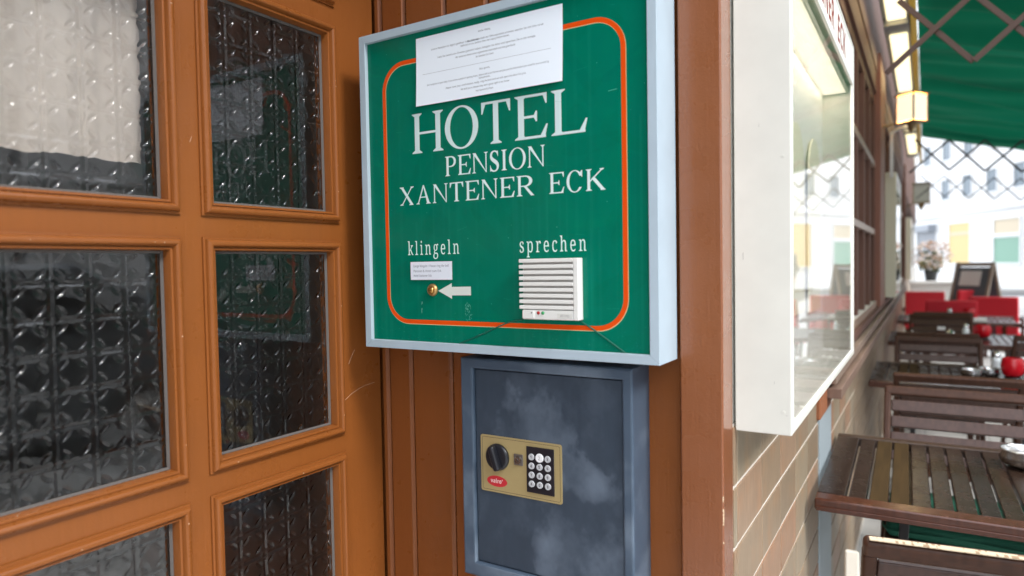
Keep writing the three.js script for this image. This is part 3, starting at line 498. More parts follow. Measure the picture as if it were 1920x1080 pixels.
  '123456789A0B'.split('').forEach((ch, i) => {
    const x = -0.5735 + (i % 3) * 0.0158, y = -0.3285 - Math.floor(i / 3) * 0.0155, big = ch === '2', r = big ? 0.0078 : 0.0058;
    const kt = sheet(0.012, 0.012, 5000, (c) => { c.fillStyle = big ? 'rgb(238,238,240)' : 'rgb(186,188,192)'; c.fillRect(0, 0, 0.012, 0.012); c.fillStyle = big ? 'rgb(190,190,192)' : 'rgb(50,52,58)'; letters(c, ch, 0.0042, 0.0078, 0.0034, 0.0072, 'sans-serif', 'bold'); });
    const k = new THREE.CylinderGeometry(r * 0.92, r, 0.002, 24); k.rotateX(Math.PI / 2); const p = k.attributes.position, uv = k.attributes.uv; for (let q = 0; q < p.count; q++) uv.setXY(q, p.getX(q) / (2 * r) + 0.5, p.getY(q) / (2 * r) + 0.5);
    add(s, 'key', k, std([1, 1, 1], { map: kt, roughness: 0.4 }), [x, y + H, zp + 0.003]);
  });
}

// ---------------------------------------------------------------- tiled wall below the windows
const WX = -0.2605;
{
  const w = thing('tiled_wall', 'low wall of beige brown glazed tiles under the cream display case', 'wall');
  add(w, 'mortar', plain(-0.5, WX - 0.0024, 0, -0.262 + H, -24, -1.0957), M.grout);
  add(w, 'plaster', plain(-0.5, WX - 0.004, -0.2615 + H, 1.27 + H, -2.29, -1.0957), M.creamPlain);
  const st = tex(256, 256, (u, v) => { const s = 0.78 + 0.34 * (streak(u * 1.6, v * 0.07) * 0.6 + f2(u, v) * 0.5) - 0.1; const pk = Math.max(0, f1(u, v) - 0.52); return [s + pk * 0.5, s, s - pk * 0.35]; }, 0.24);
  const tones = [[0.31, 0.222, 0.145], [0.345, 0.23, 0.15], [0.33, 0.262, 0.18], [0.28, 0.207, 0.138], [0.355, 0.213, 0.132], [0.32, 0.244, 0.164]].map((c) => std(c, { map: st, roughness: 0.42 }));
  const geos = [0, 1, 2, 3].map((k) => metreUV(new RoundedBoxGeometry(0.012, 0.0948, 0.1875, 1, 0.0018), [k * 0.07, k * 0.11])); const R = rand(64);
  const narrow = metreUV(new RoundedBoxGeometry(0.012, 0.0948, 0.019, 1, 0.0012));
  for (let r = 0; r < 12; r++) {
    const y = -0.3138 - r * 0.1012; if (y < -1.3) continue;
    add(w, 'tile', narrow, tones[r % 2 ? 2 : 0], [WX - 0.006, y + H, -1.1055]);
    let z = -1.1175;
    for (let k = 0; k < 11; k++) { add(w, 'tile', geos[Math.floor(R() * 4)], tones[Math.floor(R() * 6)], [WX - 0.006 + (R() - 0.5) * 0.0006, y + H, z - 0.0955]).rotation.x = 0; z -= 0.1925 + (k % 2 ? 0.0012 : -0.0012); }
  }
  const far = [];
  for (let r = 0; r < 12; r++) for (let k = 0; k < 60; k++) { const y = -0.3138 - r * 0.1012; if (y < -1.3) continue; const g = plain(WX - 0.012, WX, y + H - 0.0482, y + H + 0.0482, -3.24 - k * 0.2 - 0.197, -3.24 - k * 0.2); far.push(g); }
  const fm = add(w, 'far_tiles', mergeGeometries(far), tones[0]); fm.userData.kind = 'stuff';
  const mp = thing('metal_plate', 'pale blue grey metal plate with a rusty top set in the tiled wall', 'cover plate');
  add(mp, 'plate', eye(WX - 0.004, WX + 0.004, -1.3, -0.455, -2.36, -2.085, 0.001), std([0.34, 0.4, 0.43], { roughness: 0.5 }));
  add(mp, 'rusty_cap', eye(WX - 0.004, WX + 0.010, -0.452, -0.33, -2.30, -2.05, 0.004), std([0.33, 0.115, 0.045], { map: paintMap, roughness: 0.6 }));
}

// ---------------------------------------------------------------- cream display cases
function displayCase() {
  const t = thing('display_case', '', 'display case', undefined, [0, H, 0]);
  const x0 = -0.2595, x1 = -0.1745, z0 = -2.155, z1 = -1.1, y0 = -0.2715, y1 = 0.600, hd = 0.49, b = 0.0022;
  const s = (name, a, m, r = b) => add(t, name, slab(...a, r), m);
  s('side_panel', [x0, x1, y0, y1, z1 - 0.012, z1], M.cream); s('side_panel', [x0, x1, y0, y1, z0, z0 + 0.012], M.cream);
  s('bottom_panel', [x0, x1, y0, y0 + 0.014, z0 + 0.0122, z1 - 0.0122], M.cream); s('top_panel', [x0, x1, y1 - 0.012, y1, z0 + 0.0122, z1 - 0.0122], M.cream);
  s('back_panel', [x0, x0 + 0.006, y0 + 0.0142, y1 - 0.0122, z0 + 0.0122, z1 - 0.0122], M.creamPlain);
  s('front_frame', [x1 - 0.008, x1, y0 + 0.0142, hd, z1 - 0.022, z1 - 0.0122], M.cream); s('front_frame', [x1 - 0.008, x1, y0 + 0.0142, hd, z0 + 0.0122, z0 + 0.022], M.cream);
  for (const [x, y, w, h] of [[-0.246, 0.008, 0.0006, 0.011], [-0.2, -0.19, 0.0005, 0.004], [-0.182, -0.24, 0.003, 0.0005], [-0.221, 0.21, 0.0004, 0.006]]) add(t, 'scuff', rbox(w, h, 0.0003, 0.0001), std([0.3, 0.29, 0.27], { roughness: 0.9 }), [x, y, z1 + 0.0001]);
  for (const y of [-0.235, 0.16, 0.55]) { const sc = new THREE.CylinderGeometry(0.0022, 0.0024, 0.0008, 12); sc.rotateX(Math.PI / 2); add(t, 'screw', sc, M.cream, [x1 - 0.012, y, z1 + 0.0003]); }
  const L = z1 - z0 - 0.0246, hh = y1 - 0.0124 - hd;
  const hp = sheet(L, hh, 1500, (c) => { c.fillStyle = 'rgb(236,238,232)'; c.fillRect(0, 0, L, hh); c.fillStyle = 'rgb(140,24,22)'; letters(c, 'XANTENER', L * 0.1, L * 0.55, 0.02, 0.086, 'sans-serif', 'bold'); letters(c, 'ECK', L * 0.61, L * 0.79, 0.02, 0.086, 'sans-serif', 'bold'); });
  const hg = new THREE.PlaneGeometry(L, hh); hg.rotateY(Math.PI / 2);
  s('header', [x1 - 0.008, x1 - 0.0012, hd, y1 - 0.0122, z0 + 0.0123, z1 - 0.0123], M.cream);
  add(t, 'header_print', hg, std([0.98, 0.98, 0.98], { map: hp, roughness: 0.35 }), [x1 - 0.0008, hd + hh / 2, (z0 + z1) / 2]);
  add(t, 'glass', plain(x1 - 0.005, x1 - 0.0035, y0 + 0.0143, hd - 0.0002, z0 + 0.0221, z1 - 0.0221), clearCase);
  // reeded lamp cover across the top of the inside, and a rounded menu card
  const ribs = []; for (let k = 0; k < 9; k++) { const c = new THREE.CylinderGeometry(0.0035, 0.0035, L, 8, 1, true, 0, Math.PI); c.rotateX(Math.PI / 2); c.translate(x0 + 0.012 + k * 0.007, hd - 0.012, (z0 + z1) / 2); ribs.push(c); }
  add(t, 'lamp_cover', mergeGeometries(ribs), std([0.85, 0.83, 0.7], { roughness: 0.5, emissive: new THREE.Color().setRGB(1, 0.9, 0.66), emissiveIntensity: 0.16 }));
  const sh = new THREE.Shape(); sh.moveTo(-0.105, -0.3); sh.lineTo(0.105, -0.3); sh.lineTo(0.105, 0.05); sh.absarc(0, 0.05, 0.105, 0, Math.PI); sh.closePath();
  for (const [z, w] of [[-1.32, 1], [-1.62, 0.94], [-1.9, 0.97]]) {
    const g = new THREE.ExtrudeGeometry(sh, { depth: 0.004, bevelEnabled: false, curveSegments: 20 }); g.scale(w, w, 1); g.rotateY(Math.PI / 2);
    add(t, 'menu_card', g, std([0.78, 0.74, 0.56], { roughness: 0.7 }), [x0 + 0.012, 0.16, z]);
  }
  return t;
}
const case1 = displayCase();
tag(case1, 'large cream display case with glass front and red lettering, nearest the brown post', 'display case', 'cream menu cases along the wall');
copyOf(case1, 'display_case', 'khaki cream menu case on the wall behind the brown window pilaster', [0, H, -4.3]).traverse((o) => { if (o.isMesh && /side_panel/.test(o.name)) o.material = M.khaki; });
copyOf(case1, 'display_case', 'narrow khaki menu case farthest along the wall near the flowers', [0, H - 0.03, -9.9]).traverse((o) => { if (o.isMesh && /side_panel/.test(o.name)) o.material = M.khaki; });
{
  const l = new THREE.RectAreaLight(0xfff0d8, 4.0, 0.06, 1.0); l.position.set(-0.22, H + 0.47, -1.63); l.rotation.set(-Math.PI / 2, 0, 0); scene.add(l);
}

// ---------------------------------------------------------------- restaurant windows, sill, pilasters
function restaurantWindow(name, label, z0, z1) {
  const w = thing(name, label, 'window', 'brown restaurant windows');
  const X = -0.305, y0 = -0.335, y1 = 1.02, n = 6;
  add(w, 'frame', eye(X - 0.03, X + 0.03, y0, y0 + 0.07, z0, z1), M.frameBrown); add(w, 'frame', eye(X - 0.03, X + 0.03, y1 - 0.06, y1, z0, z1), M.frameBrown);
  for (let k = 0; k <= n; k++) { const z = z0 + (z1 - z0) * k / n; add(w, 'mullion', eye(X - 0.02, X + 0.035, y0 + 0.0702, y1 - 0.0602, z - 0.03, z + 0.03, 0.006), M.frameBrown); }
  for (const y of [0.58, 0.165]) add(w, 'transom', eye(X - 0.01, X + 0.038, y - 0.018, y + 0.018, z0 + 0.031, z1 - 0.031, 0.004), M.paleBrown ??= std([0.3, 0.2, 0.15], { roughness: 0.35 }));
  for (let k = 0; k < n; k++) { const a = z0 + (z1 - z0) * k / n, b = z0 + (z1 - z0) * (k + 1) / n; add(w, 'pane', plain(X - 0.006, X - 0.003, y0 + 0.0705 + H, y1 - 0.0605 + H, a + 0.0302, b - 0.0302), clear); }
}
restaurantWindow('restaurant_window', 'brown wooden window with many narrow panes beyond the cream case', -4.76, -2.3);
restaurantWindow('restaurant_window', 'far brown wooden window between the two khaki menu cases', -10.6, -6.6);
{
  const s = thing('window_sill', 'weathered wooden sill boards under the brown restaurant window', 'sill');
  add(s, 'board', eye(WX - 0.06, WX + 0.018, -0.33, -0.30, -10.6, -2.2), M.frameBrown);
  add(s, 'board', eye(WX - 0.06, WX + 0.035, -0.372, -0.342, -10.6, -2.2), std([0.3, 0.22, 0.17], { map: woodTone, roughness: 0.5 }));
  add(s, 'board', eye(WX - 0.06, WX + 0.05, -0.415, -0.384, -10.6, -2.2), std([0.26, 0.17, 0.13], { map: woodTone, roughness: 0.5 }));
  const p = thing('pilaster', 'reddish brown wooden pilaster between the window and the khaki menu case', 'pilaster');
  add(p, 'timber', eye(-0.36, -0.238, -0.3, 1.27, -5.3, -4.77, 0.006), std([0.21, 0.075, 0.04], { map: paintMap, roughness: 0.5 }));
  const p2 = thing('pilaster', 'dark brown wooden pilaster beside the farthest khaki menu case', 'pilaster');
  add(p2, 'timber', eye(-0.36, -0.235, -0.3, 1.27, -10.8, -10.62, 0.006), M.frameBrown);
  const f = thing('wooden_fascia', 'brown boarded fascia above the restaurant windows under the lamps', 'fascia');
  for (let k = 0; k < 2; k++) add(f, 'board', eye(-0.34, -0.262 + k * 0.006, 1.022 + k * 0.125, 1.145 + k * 0.125, -24, -2.3), M.frameBrown);
}

// ---------------------------------------------------------------- lamps above the windows
const glowWarm = std([0.9, 0.85, 0.7], { roughness: 0.5, emissive: new THREE.Color().setRGB(1, 0.85, 0.5), emissiveIntensity: 0.62 });
{
  const lampZ = [[-4.1, -2.65], [-5.87, -4.4], [-7.64, -6.17], [-9.41, -7.94]];
  const names = ['nearest strip lamp above the brown window, brightest of the row', 'strip lamp crossed by the brown awning lattice above the lantern', 'strip lamp partly hidden behind the square lantern', 'farthest strip lamp of the row above the windows'];
  lampZ.forEach(([a, b], i) => {
    const t = thing('strip_lamp', names[i], 'lamp', 'strip lamps under the awning');
    add(t, 'housing', eye(-0.2, -0.075, 1.262, 1.30, a - 0.12, b + 0.12, 0.004), M.greyBox);
    add(t, 'diffuser', eye(-0.178, -0.09, 1.245, 1.2615, a, b, 0.006), glowWarm);
    add(t, 'end_bracket', eye(-0.195, -0.08, 1.22, 1.2615, a - 0.11, a - 0.004, 0.004), M.greyBox);
    if (i < 3) { const l = new THREE.RectAreaLight(0xffdf9c, 1.6, 0.085, b - a); l.position.set(-0.134, 1.243 + H, (a + b) / 2); l.rotation.set(-Math.PI / 2, 0, 0); scene.add(l); }
  });
  const tr = thing('awning_cassette', 'mustard yellow metal awning box running along the wall', 'awning box');
  add(tr, 'casing', eye(-0.073, -0.045, 1.247, 1.34, -10.4, -2.6, 0.004), M.mustard);
}
function lantern(label, p, lit, s = 1) {
  const t = thing('wall_lantern', label, 'lantern', undefined, p); t.scale.setScalar(s);
  const fm = std([0.22, 0.15, 0.07], { roughness: 0.4, metalness: 0.5 }), gl = lit ? std([0.9, 0.8, 0.65], { roughness: 0.5, emissive: new THREE.Color().setRGB(1, 0.82, 0.58), emissiveIntensity: 0.4 }) : std([0.25, 0.25, 0.2], { roughness: 0.4 });
  const w = 0.072, h = 0.1;
  for (let k = 0; k < 4; k++) { const a = k * Math.PI / 2, g = rbox(2 * w - 0.012, 2 * h - 0.012, 0.003, 0.001); g.translate(0, 0, w); g.rotateY(a); add(t, 'glass_side', g, gl); }
  for (const [x, z] of [[1, 1], [1, -1], [-1, 1], [-1, -1]]) add(t, 'corner_bar', rbox(0.01, 2 * h, 0.01, 0.002), fm, [x * w, 0, z * w]);
  add(t, 'roof_plate', rbox(2 * w + 0.03, 0.008, 2 * w + 0.03, 0.002), fm, [0, h + 0.004, 0]); add(t, 'base_plate', rbox(2 * w + 0.024, 0.008, 2 * w + 0.024, 0.002), fm, [0, -h - 0.004, 0]);
  add(t, 'finial', lathe([[0.001, -0.075], [0.008, -0.06], [0.022, -0.035], [0.03, -0.01], [0.03, 0]], 20), fm, [0, -h - 0.008, 0]);
  add(t, 'wall_arm', bar([-0.085, -h - 0.004, -0.085], [-0.17, -h - 0.03, -0.17], 0.014, 0.014), fm);
  if (lit) { const b = new THREE.SphereGeometry(0.024, 16, 12); add(t, 'bulb', b, std([1, 0.9, 0.7], { emissive: new THREE.Color().setRGB(1, 0.72, 0.4), emissiveIntensity: 3 })); const l = new THREE.PointLight(0xffb768, 0.35); l.position.set(...p); scene.add(l); }
  return t;
}
lantern('square lit wall lantern with warm glass in front of the green awning', [-0.078, 0.95 + H, -5.02], true, 0.84).rotation.y = Math.PI / 4 + 0.12;
lantern('grey unlit lantern on the wall farther along above the flowers', [-0.06, 0.98 + H, -12], false, 1.45);
{
  const g = thing('bracket_lamp', 'slim grey metal bracket on the wall below the lit lantern', 'bracket');
  const gm = std([0.5, 0.5, 0.48], { roughness: 0.4, metalness: 0.4 });
  add(g, 'upright', bar([-0.2, 0.55 + H, -5.3], [-0.2, 0.86 + H, -5.3], 0.022, 0.022), gm);
  add(g, 'arm', tube([[-0.2, 0.855 + H, -5.3], [-0.16, 0.875 + H, -5.3], [-0.1, 0.875 + H, -5.3], [-0.08, 0.84 + H, -5.3]], 0.011, 16), gm);
}

// ---------------------------------------------------------------- green awning and its folding lattices
{
  const a = thing('green_awning', 'dark green fabric awning in sagging folds over the restaurant terrace', 'awning');
  const fbmAw = fbm(93, 14, 4);
  const nx = 24, nz = 260, z0 = -10.4, z1 = -2.9, pos = [], idx = [], R = fbm(55, 8, 3);
  for (let j = 0; j <= nz; j++) for (let i = 0; i <= nx; i++) {
    const u = i / nx, x = -0.05 + 2.3 * u, z = z0 + (z1 - z0) * j / nz;
    const fold = 0.08 - Math.abs(Math.sin((z + 0.1 * Math.sin(u * 5)) * 3.6 + 0.5 * Math.sin(z * 1.7))) * 0.1 + 0.03 * Math.sin(z * 10.3 + u * 2.6) + 0.02 * Math.sin(z * 19 - u * 4);
    pos.push(x, H + 1.6 - 0.19 * (x + 0.05) + (0.4 + 0.6 * Math.min(1, u * 3)) * (fold - 0.06) - 0.1 * Math.sin(u * Math.PI) * 0.5 + 0.03 * R(u, j / nz), z);
  }
  for (let j = 0; j < nz; j++) for (let i = 0; i < nx; i++) { const p = j * (nx + 1) + i; idx.push(p, p + 1, p + nx + 1, p + 1, p + nx + 2, p + nx + 1); }
  const g = new THREE.BufferGeometry(); g.setAttribute('position', new THREE.Float32BufferAttribute(pos, 3)); g.setIndex(idx); g.computeVertexNormals();
  const foldShade = tex(64, 1024, (u, v) => { const q = fbmAw(u * 0.12 + 0.1, v), r = fbmAw(u * 0.3 + 0.5, v * 0.4); const t = 0.42 + 1.1 * Math.max(0, q - 0.18) * (0.6 + 0.8 * r); return [t, t, t * 0.96]; }, [6, 7.5]);  // light and shade of the folds painted into the cloth as noise bands
  const cloth = new THREE.MeshPhysicalMaterial({ map: foldShade, color: new THREE.Color().setRGB(0.003, 0.128, 0.068), roughness: 1, specularIntensity: 0.2, transmission: 0.22, thickness: 0, side: THREE.DoubleSide });
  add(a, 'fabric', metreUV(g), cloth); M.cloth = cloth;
  add(a, 'front_rail', bar([2.25, 1.15 + H, -10.4], [2.25, 1.15 + H, -2.9], 0.05, 0.05), M.frameBrown);
  const arm = (label, z, off, thick, m) => {
    const t = thing('awning_lattice', label, 'awning lattice', 'folding lattices under the awning', [0, H, z]);
    const p = 0.254, hh = 0.13, n = 9;
    for (let k = 0; k < n; k++) for (const s of [1, -1]) {
      const x = off + k * p, y = 0.91 - 0.12 * x, a0 = [x - p / 2, y - s * hh + 0.015, s * 0.008], b0 = [x + p / 2, y + s * hh - 0.015, s * 0.008];
      if (k === 0 && s > 0) { a0[0] -= 0.045; a0[1] -= 0.032; }
      add(t, 'lattice_bar', bar(a0, b0, thick, 0.006, 0.002), m);
    }
  };
  const nearBrown = std([0.07, 0.032, 0.019], { roughness: 0.5 });
  arm('near brown folding lattice arm crossing in front of the strip lamps', -3.2, 0.03, 0.022, nearBrown);
  arm('dark folding lattice arm in the middle of the awning against the sky', -7.0, 0.045, 0.017, M.darkMetal);
  arm('thin far lattice arm at the end of the awning against the white building', -10.0, 0.068, 0.014, M.darkMetal);
}

// ---------------------------------------------------------------- tables
function bistroTable() {
  const t = thing('bistro_table', '', 'table', 'dark slatted tables along the wall');
  const W = 0.98, D = 0.70, y = 0.73, R = rand(14);                 // x from 0 to W, z from 0 (front) to -D
  add(t, 'front_rail', rbox(W, 0.03, 0.055, 0.006), M.woodRed, [W / 2, y - 0.015, -0.0275]);
  add(t, 'back_rail', rbox(W, 0.03, 0.04, 0.004), M.wood, [W / 2, y - 0.015, -D + 0.02]);
  add(t, 'front_edge', rbox(W - 0.01, 0.012, 0.004, 0.0015), M.woodRed, [W / 2, y - 0.024, 0.0022]);
  const sl = [rbox(0.040, 0.022, D - 0.097, 0.003), rbox(0.0405, 0.021, D - 0.097, 0.003)];
  add(t, 'slat', rbox(0.066, 0.024, D - 0.097, 0.003), M.woodSlat[2], [0.034, y - 0.0125, -D / 2 - 0.0075]);
  for (let k = 0; k < 19; k++) add(t, 'slat', sl[k % 2], M.woodSlat[k === 2 || k === 1 ? 1 : [0, 2, 3][Math.floor(R() * 3)]], [0.094 + k * 0.0465, y - 0.0125 - 0.001 * R(), -D / 2 - 0.0075]);
  for (const x of [0.2, 0.75]) add(t, 'cross_batten', rbox(0.05, 0.02, D - 0.1, 0.003), M.wood, [x, y - 0.036, -D / 2]);
  for (const z of [-0.14, -0.56]) { add(t, 'leg', bar([0.16, 0, z - 0.02], [0.2, y - 0.03, z], 0.022, 0.022), M.darkMetal); add(t, 'leg', bar([0.82, 0, z - 0.02], [0.78, y - 0.03, z], 0.022, 0.022), M.darkMetal); }
  add(t, 'stretcher', bar([0.17, 0.22, -0.36], [0.81, 0.22, -0.36], 0.018, 0.018), M.darkMetal);
  return t;
}
const tableA = bistroTable();
tag(tableA, 'nearest dark slatted table with a red brown front edge, below the cream case', 'table', 'dark slatted tables along the wall');
tableA.position.set(-0.2385, 0, -1.835); tableA.rotation.set(0.012, 0.02, 0, 'YXZ');
const tables = [['second slatted table from the front, holding the larger red candle glass', -3.74], ['third slatted table, holding the smaller red candle glass', -5.6], ['fourth slatted table, just before the red chairs', -7.5]];
for (const [label, z] of tables) copyOf(tableA, 'bistro_table', label, [-0.238, 0, z], 0.005);

// ---------------------------------------------------------------- folding chairs
function foldingChair(name) {                        // the sitter looks along -z
  const t = thing(name, '', 'chair', 'brown slatted folding chairs on the terrace');
  const w = 0.205, top = [0.865, 0.20], foot = [0, -0.24], at = (y) => foot[1] + (top[1] - foot[1]) * y / top[0];
  for (const s of [-1, 1]) add(t, 'stile', bar([s * w, 0, at(0)], [s * w, 0.842, at(0.842)], 0.022, 0.03, 0.006), M.woodChair ??= phys([0.07, 0.029, 0.0165], { specularIntensity: 0.5, map: woodTone, roughnessMap: woodRough, roughness: 0.9 }));
  const lean = Math.atan2(top[1] - foot[1], top[0]);
  const rail = new RoundedBoxGeometry(0.432, 0.036, 0.024, 3, 0.009); add(t, 'top_rail', metreUV(rail), M.woodChair, [0, 0.852, at(0.852) + 0.004], [lean, 0, 0]);
  for (let k = 0; k < 4; k++) { const y = 0.805 - k * 0.052; add(t, 'back_slat', rbox(0.386, 0.041, 0.012, 0.004), M.woodSlat2 ??= phys([0.082, 0.044, 0.036], { specularIntensity: 0.7, map: woodTone, roughnessMap: woodRough, roughness: 0.75 }), [0, y, at(y)], [lean, 0, 0]); }
  for (let k = 0; k < 6; k++) add(t, 'seat_slat', rbox(0.40, 0.014, 0.052, 0.004), M.woodChair, [0, 0.452 + 0.004 * k * (k < 3 ? -1 : 0), -0.19 + k * 0.064]);
  for (const s of [-1, 1]) add(t, 'leg', bar([s * 0.18, 0, 0.24], [s * 0.18, 0.442, -0.16], 0.02, 0.028, 0.005), M.woodChair);
  add(t, 'crossbar', bar([-0.18, 0.1, 0.15], [0.18, 0.1, 0.15], 0.018, 0.018), M.woodChair);
  return t;
}
const chair0 = foldingChair('folding_chair');
tag(chair0, 'nearest brown folding chair at the bottom right with a worn pale top edge', 'chair', 'brown slatted folding chairs on the terrace');
chair0.position.set(0.098, 0, -1.475); chair0.rotation.y = 0.14;
const cushion = (label, p, turn) => { const t = thing('seat_cushion', label, 'cushion', 'green seat cushions', p, turn); const g = new RoundedBoxGeometry(0.39, 0.05, 0.38, 4, 0.022); add(t, 'pad', metreUV(g), M.green); add(t, 'piping', tube([[-0.19, 0, 0.185], [0, 0.002, 0.187], [0.19, 0, 0.185], [0.187, 0, 0], [0.19, 0, -0.185], [0, 0.002, -0.187], [-0.19, 0, -0.185], [-0.187, 0, 0], [-0.19, 0, 0.185]], 0.004, 60, 6), M.green); };
const chairs = [
  ['brown slatted chair facing us across the nearest table, with a green cushion', [0.09, 0, -2.585], Math.PI],
  ['dark chair seen from behind at the second table, top rail just showing', [0.105, 0, -3.32], 0],
  ['slatted chair facing us across the second table', [0.06, 0, -4.42], Math.PI],
  ['slatted chair seen from behind at the third table', [0.055, 0, -5.08], 0.02],
  ['slatted chair facing us across the third table', [0.1, 0, -6.28], Math.PI],
  ['slatted chair seen from behind at the fourth table', [0.125, 0, -6.95], 0],
  ['purple brown slatted chair at the right edge beside the larger red candle', [0.64, 0, -5.1], 0.08],
];
for (const [label, p, turn] of chairs) copyOf(chair0, 'folding_chair', label, p, turn);
// worn paint on the near chair only
add(chair0, 'worn_edge', metreUV(new RoundedBoxGeometry(0.415, 0.003, 0.015, 2, 0.0014)), M.worn, [0, 0.8702, 0.2105]);
add(chair0, 'rear_stay', bar([-0.232, 0.842, 0.20], [-0.236, 0.35, 0.335], 0.022, 0.02, 0.004), M.paleWood);
cushion('dark green cushion on the chair across the nearest table', [0.09, 0.487, -2.565], Math.PI);
cushion('green cushion on the chair at the right edge farther back', [0.64, 0.487, -5.1], 0.08);

// ---------------------------------------------------------------- things on the tables
function bowl(label, p, s = 1) { const t = thing('metal_bowl', label, 'ashtray', 'metal ashtrays on the tables', p); t.scale.setScalar(s); add(t, 'dish', lathe([[0, 0.002], [0.036, 0], [0.05, 0.012], [0.053, 0.03], [0.05, 0.042], [0.0535, 0.045], [0.0535, 0.047], [0.047, 0.046], [0.047, 0.03], [0.042, 0.014], [0, 0.008]], 40), M.steel); add(t, 'lid_ring', new THREE.TorusGeometry(0.0515, 0.0022, 8, 40).rotateX(Math.PI / 2).translate(0, 0.047, 0), M.steel); }
bowl('round metal ashtray at the right edge of the nearest table', [0.238, 0.737, -2.35], 1.05);
bowl('left one of two metal ashtrays on the second table', [0.2, 0.73, -4.05], 0.85);
bowl('metal ashtray next to the glass shaker on the second table', [0.275, 0.73, -4.12], 0.85);
function candle(label, p, s = 1) {
  const t = thing('candle_glass', label, 'candle holder', 'red candle glasses on the tables', p); t.scale.setScalar(s);
  add(t, 'glass', lathe([[0, 0.012], [0.03, 0.012], [0.043, 0.026], [0.05, 0.05], [0.049, 0.076], [0.043, 0.097], [0.041, 0.103], [0.039, 0.103], [0.0455, 0.076], [0.046, 0.05], [0.038, 0.028], [0, 0.018]], 36), phys([0.55, 0.006, 0.015], { roughness: 0.16 }));
  add(t, 'tealight', lathe([[0, 0.018], [0.019, 0.018], [0.019, 0.034], [0.017, 0.034], [0, 0.031]], 20), M.white);
  add(t, 'foot', lathe([[0, 0], [0.036, 0], [0.036, 0.005], [0.03, 0.012], [0, 0.012]], 24), M.black);
}
candle('larger red glass candle holder on the second table', [0.365, 0.73, -4.08]);
candle('smaller looking red candle holder on the third table', [0.36, 0.73, -6.0]);
candle('red candle holder on the fourth table before the red chairs', [0.36, 0.73, -7.85]);
function shaker(label, p) { const t = thing('glass_shaker', label, 'shaker', 'glass shakers on the tables', p); add(t, 'bottle', lathe([[0, 0], [0.024, 0], [0.026, 0.01], [0.022, 0.06], [0.018, 0.08], [0, 0.082]], 24), phys([0.75, 0.8, 0.82], { roughness: 0.12, clearcoat: 1 })); add(t, 'cap', lathe([[0.019, 0], [0.02, 0.012], [0.012, 0.026], [0, 0.028]], 20), M.steel, [0, 0.081, 0]); }
shaker('tall glass shaker left of the larger red candle', [0.315, 0.73, -4.28]); shaker('glass shaker left of the smaller red candle', [0.255, 0.73, -5.98]); shaker('glass shaker on the fourth table', [0.2, 0.73, -7.8]);
function ball(label, p) { const t = thing('sugar_pot', label, 'sugar pot', undefined, p); add(t, 'pot', lathe([[0, 0], [0.02, 0], [0.034, 0.02], [0.034, 0.04], [0.02, 0.058], [0, 0.06]], 24), M.steel); add(t, 'knob', new THREE.SphereGeometry(0.006, 12, 8), M.steel, [0, 0.064, 0]); }
ball('round shiny sugar pot on the third table', [0.155, 0.73, -5.95]);
{
  const t = thing('napkin_stack', 'pile of white napkins on the fourth table near the right', 'napkins', undefined, [0.42, 0.73, -7.6]);
  add(t, 'napkin', rbox(0.12, 0.03, 0.12, 0.004), M.white); t.children[0].position.y = 0.015;
  const u = thing('menu_stand', 'small brown wooden menu stand on the third table', 'menu stand', undefined, [0.1, 0.73, -5.85]); add(u, 'block', rbox(0.06, 0.07, 0.03, 0.004), M.woodRed, [0, 0.035, 0]); add(u, 'card', rbox(0.05, 0.03, 0.003, 0.001), M.white, [0, 0.08, 0]);
}

// ---------------------------------------------------------------- red chairs beyond the tables
{
  const r = thing('red_chair', 'red upholstered chair farthest left by the wall', 'chair', 'red upholstered chairs at the far end of the terrace');
  add(r, 'back', (() => { const g = new RoundedBoxGeometry(0.44, 0.42, 0.06, 3, 0.02); g.rotateX(0.12); return metreUV(g); })(), M.red, [0, 0.69, 0.2]);
  add(r, 'seat', metreUV(new RoundedBoxGeometry(0.44, 0.08, 0.42, 3, 0.025)), M.red, [0, 0.45, 0]);
  for (const [x, z] of [[1, 1], [1, -1], [-1, 1], [-1, -1]]) add(r, 'leg', rbox(0.035, 0.42, 0.035, 0.003), M.woodRed, [x * 0.19, 0.21, z * 0.18]);
  for (const s of [-1, 1]) { add(r, 'arm', rbox(0.04, 0.03, 0.38, 0.006), M.woodRed, [s * 0.235, 0.66, 0]); add(r, 'arm_post', rbox(0.03, 0.24, 0.03, 0.004), M.woodRed, [s * 0.235, 0.53, -0.16]); }
  r.position.set(-0.02, 0, -10.4); r.rotation.y = 0.05;
  const list = [['red upholstered chair just left of the sandwich board, back towards us', [0.2, 0, -8.3], 0.1], ['red upholstered chair right in front of the sandwich board', [0.66, 0, -9.15], -0.15], ['red upholstered chair between the sandwich board and the right edge', [0.95, 0, -8.2], 0.45], ['red upholstered chair at the right edge of the terrace', [1.02, 0, -7.0], 0.3], ['pale red upholstered chair seen behind the others', [0.42, 0, -10.9], 0.6], ['red upholstered chair nearest the wall by the fourth table', [1.6, 0, -8.2], -0.3]];
  for (const [label, p, turn] of list) copyOf(r, 'red_chair', label, p, turn);
}

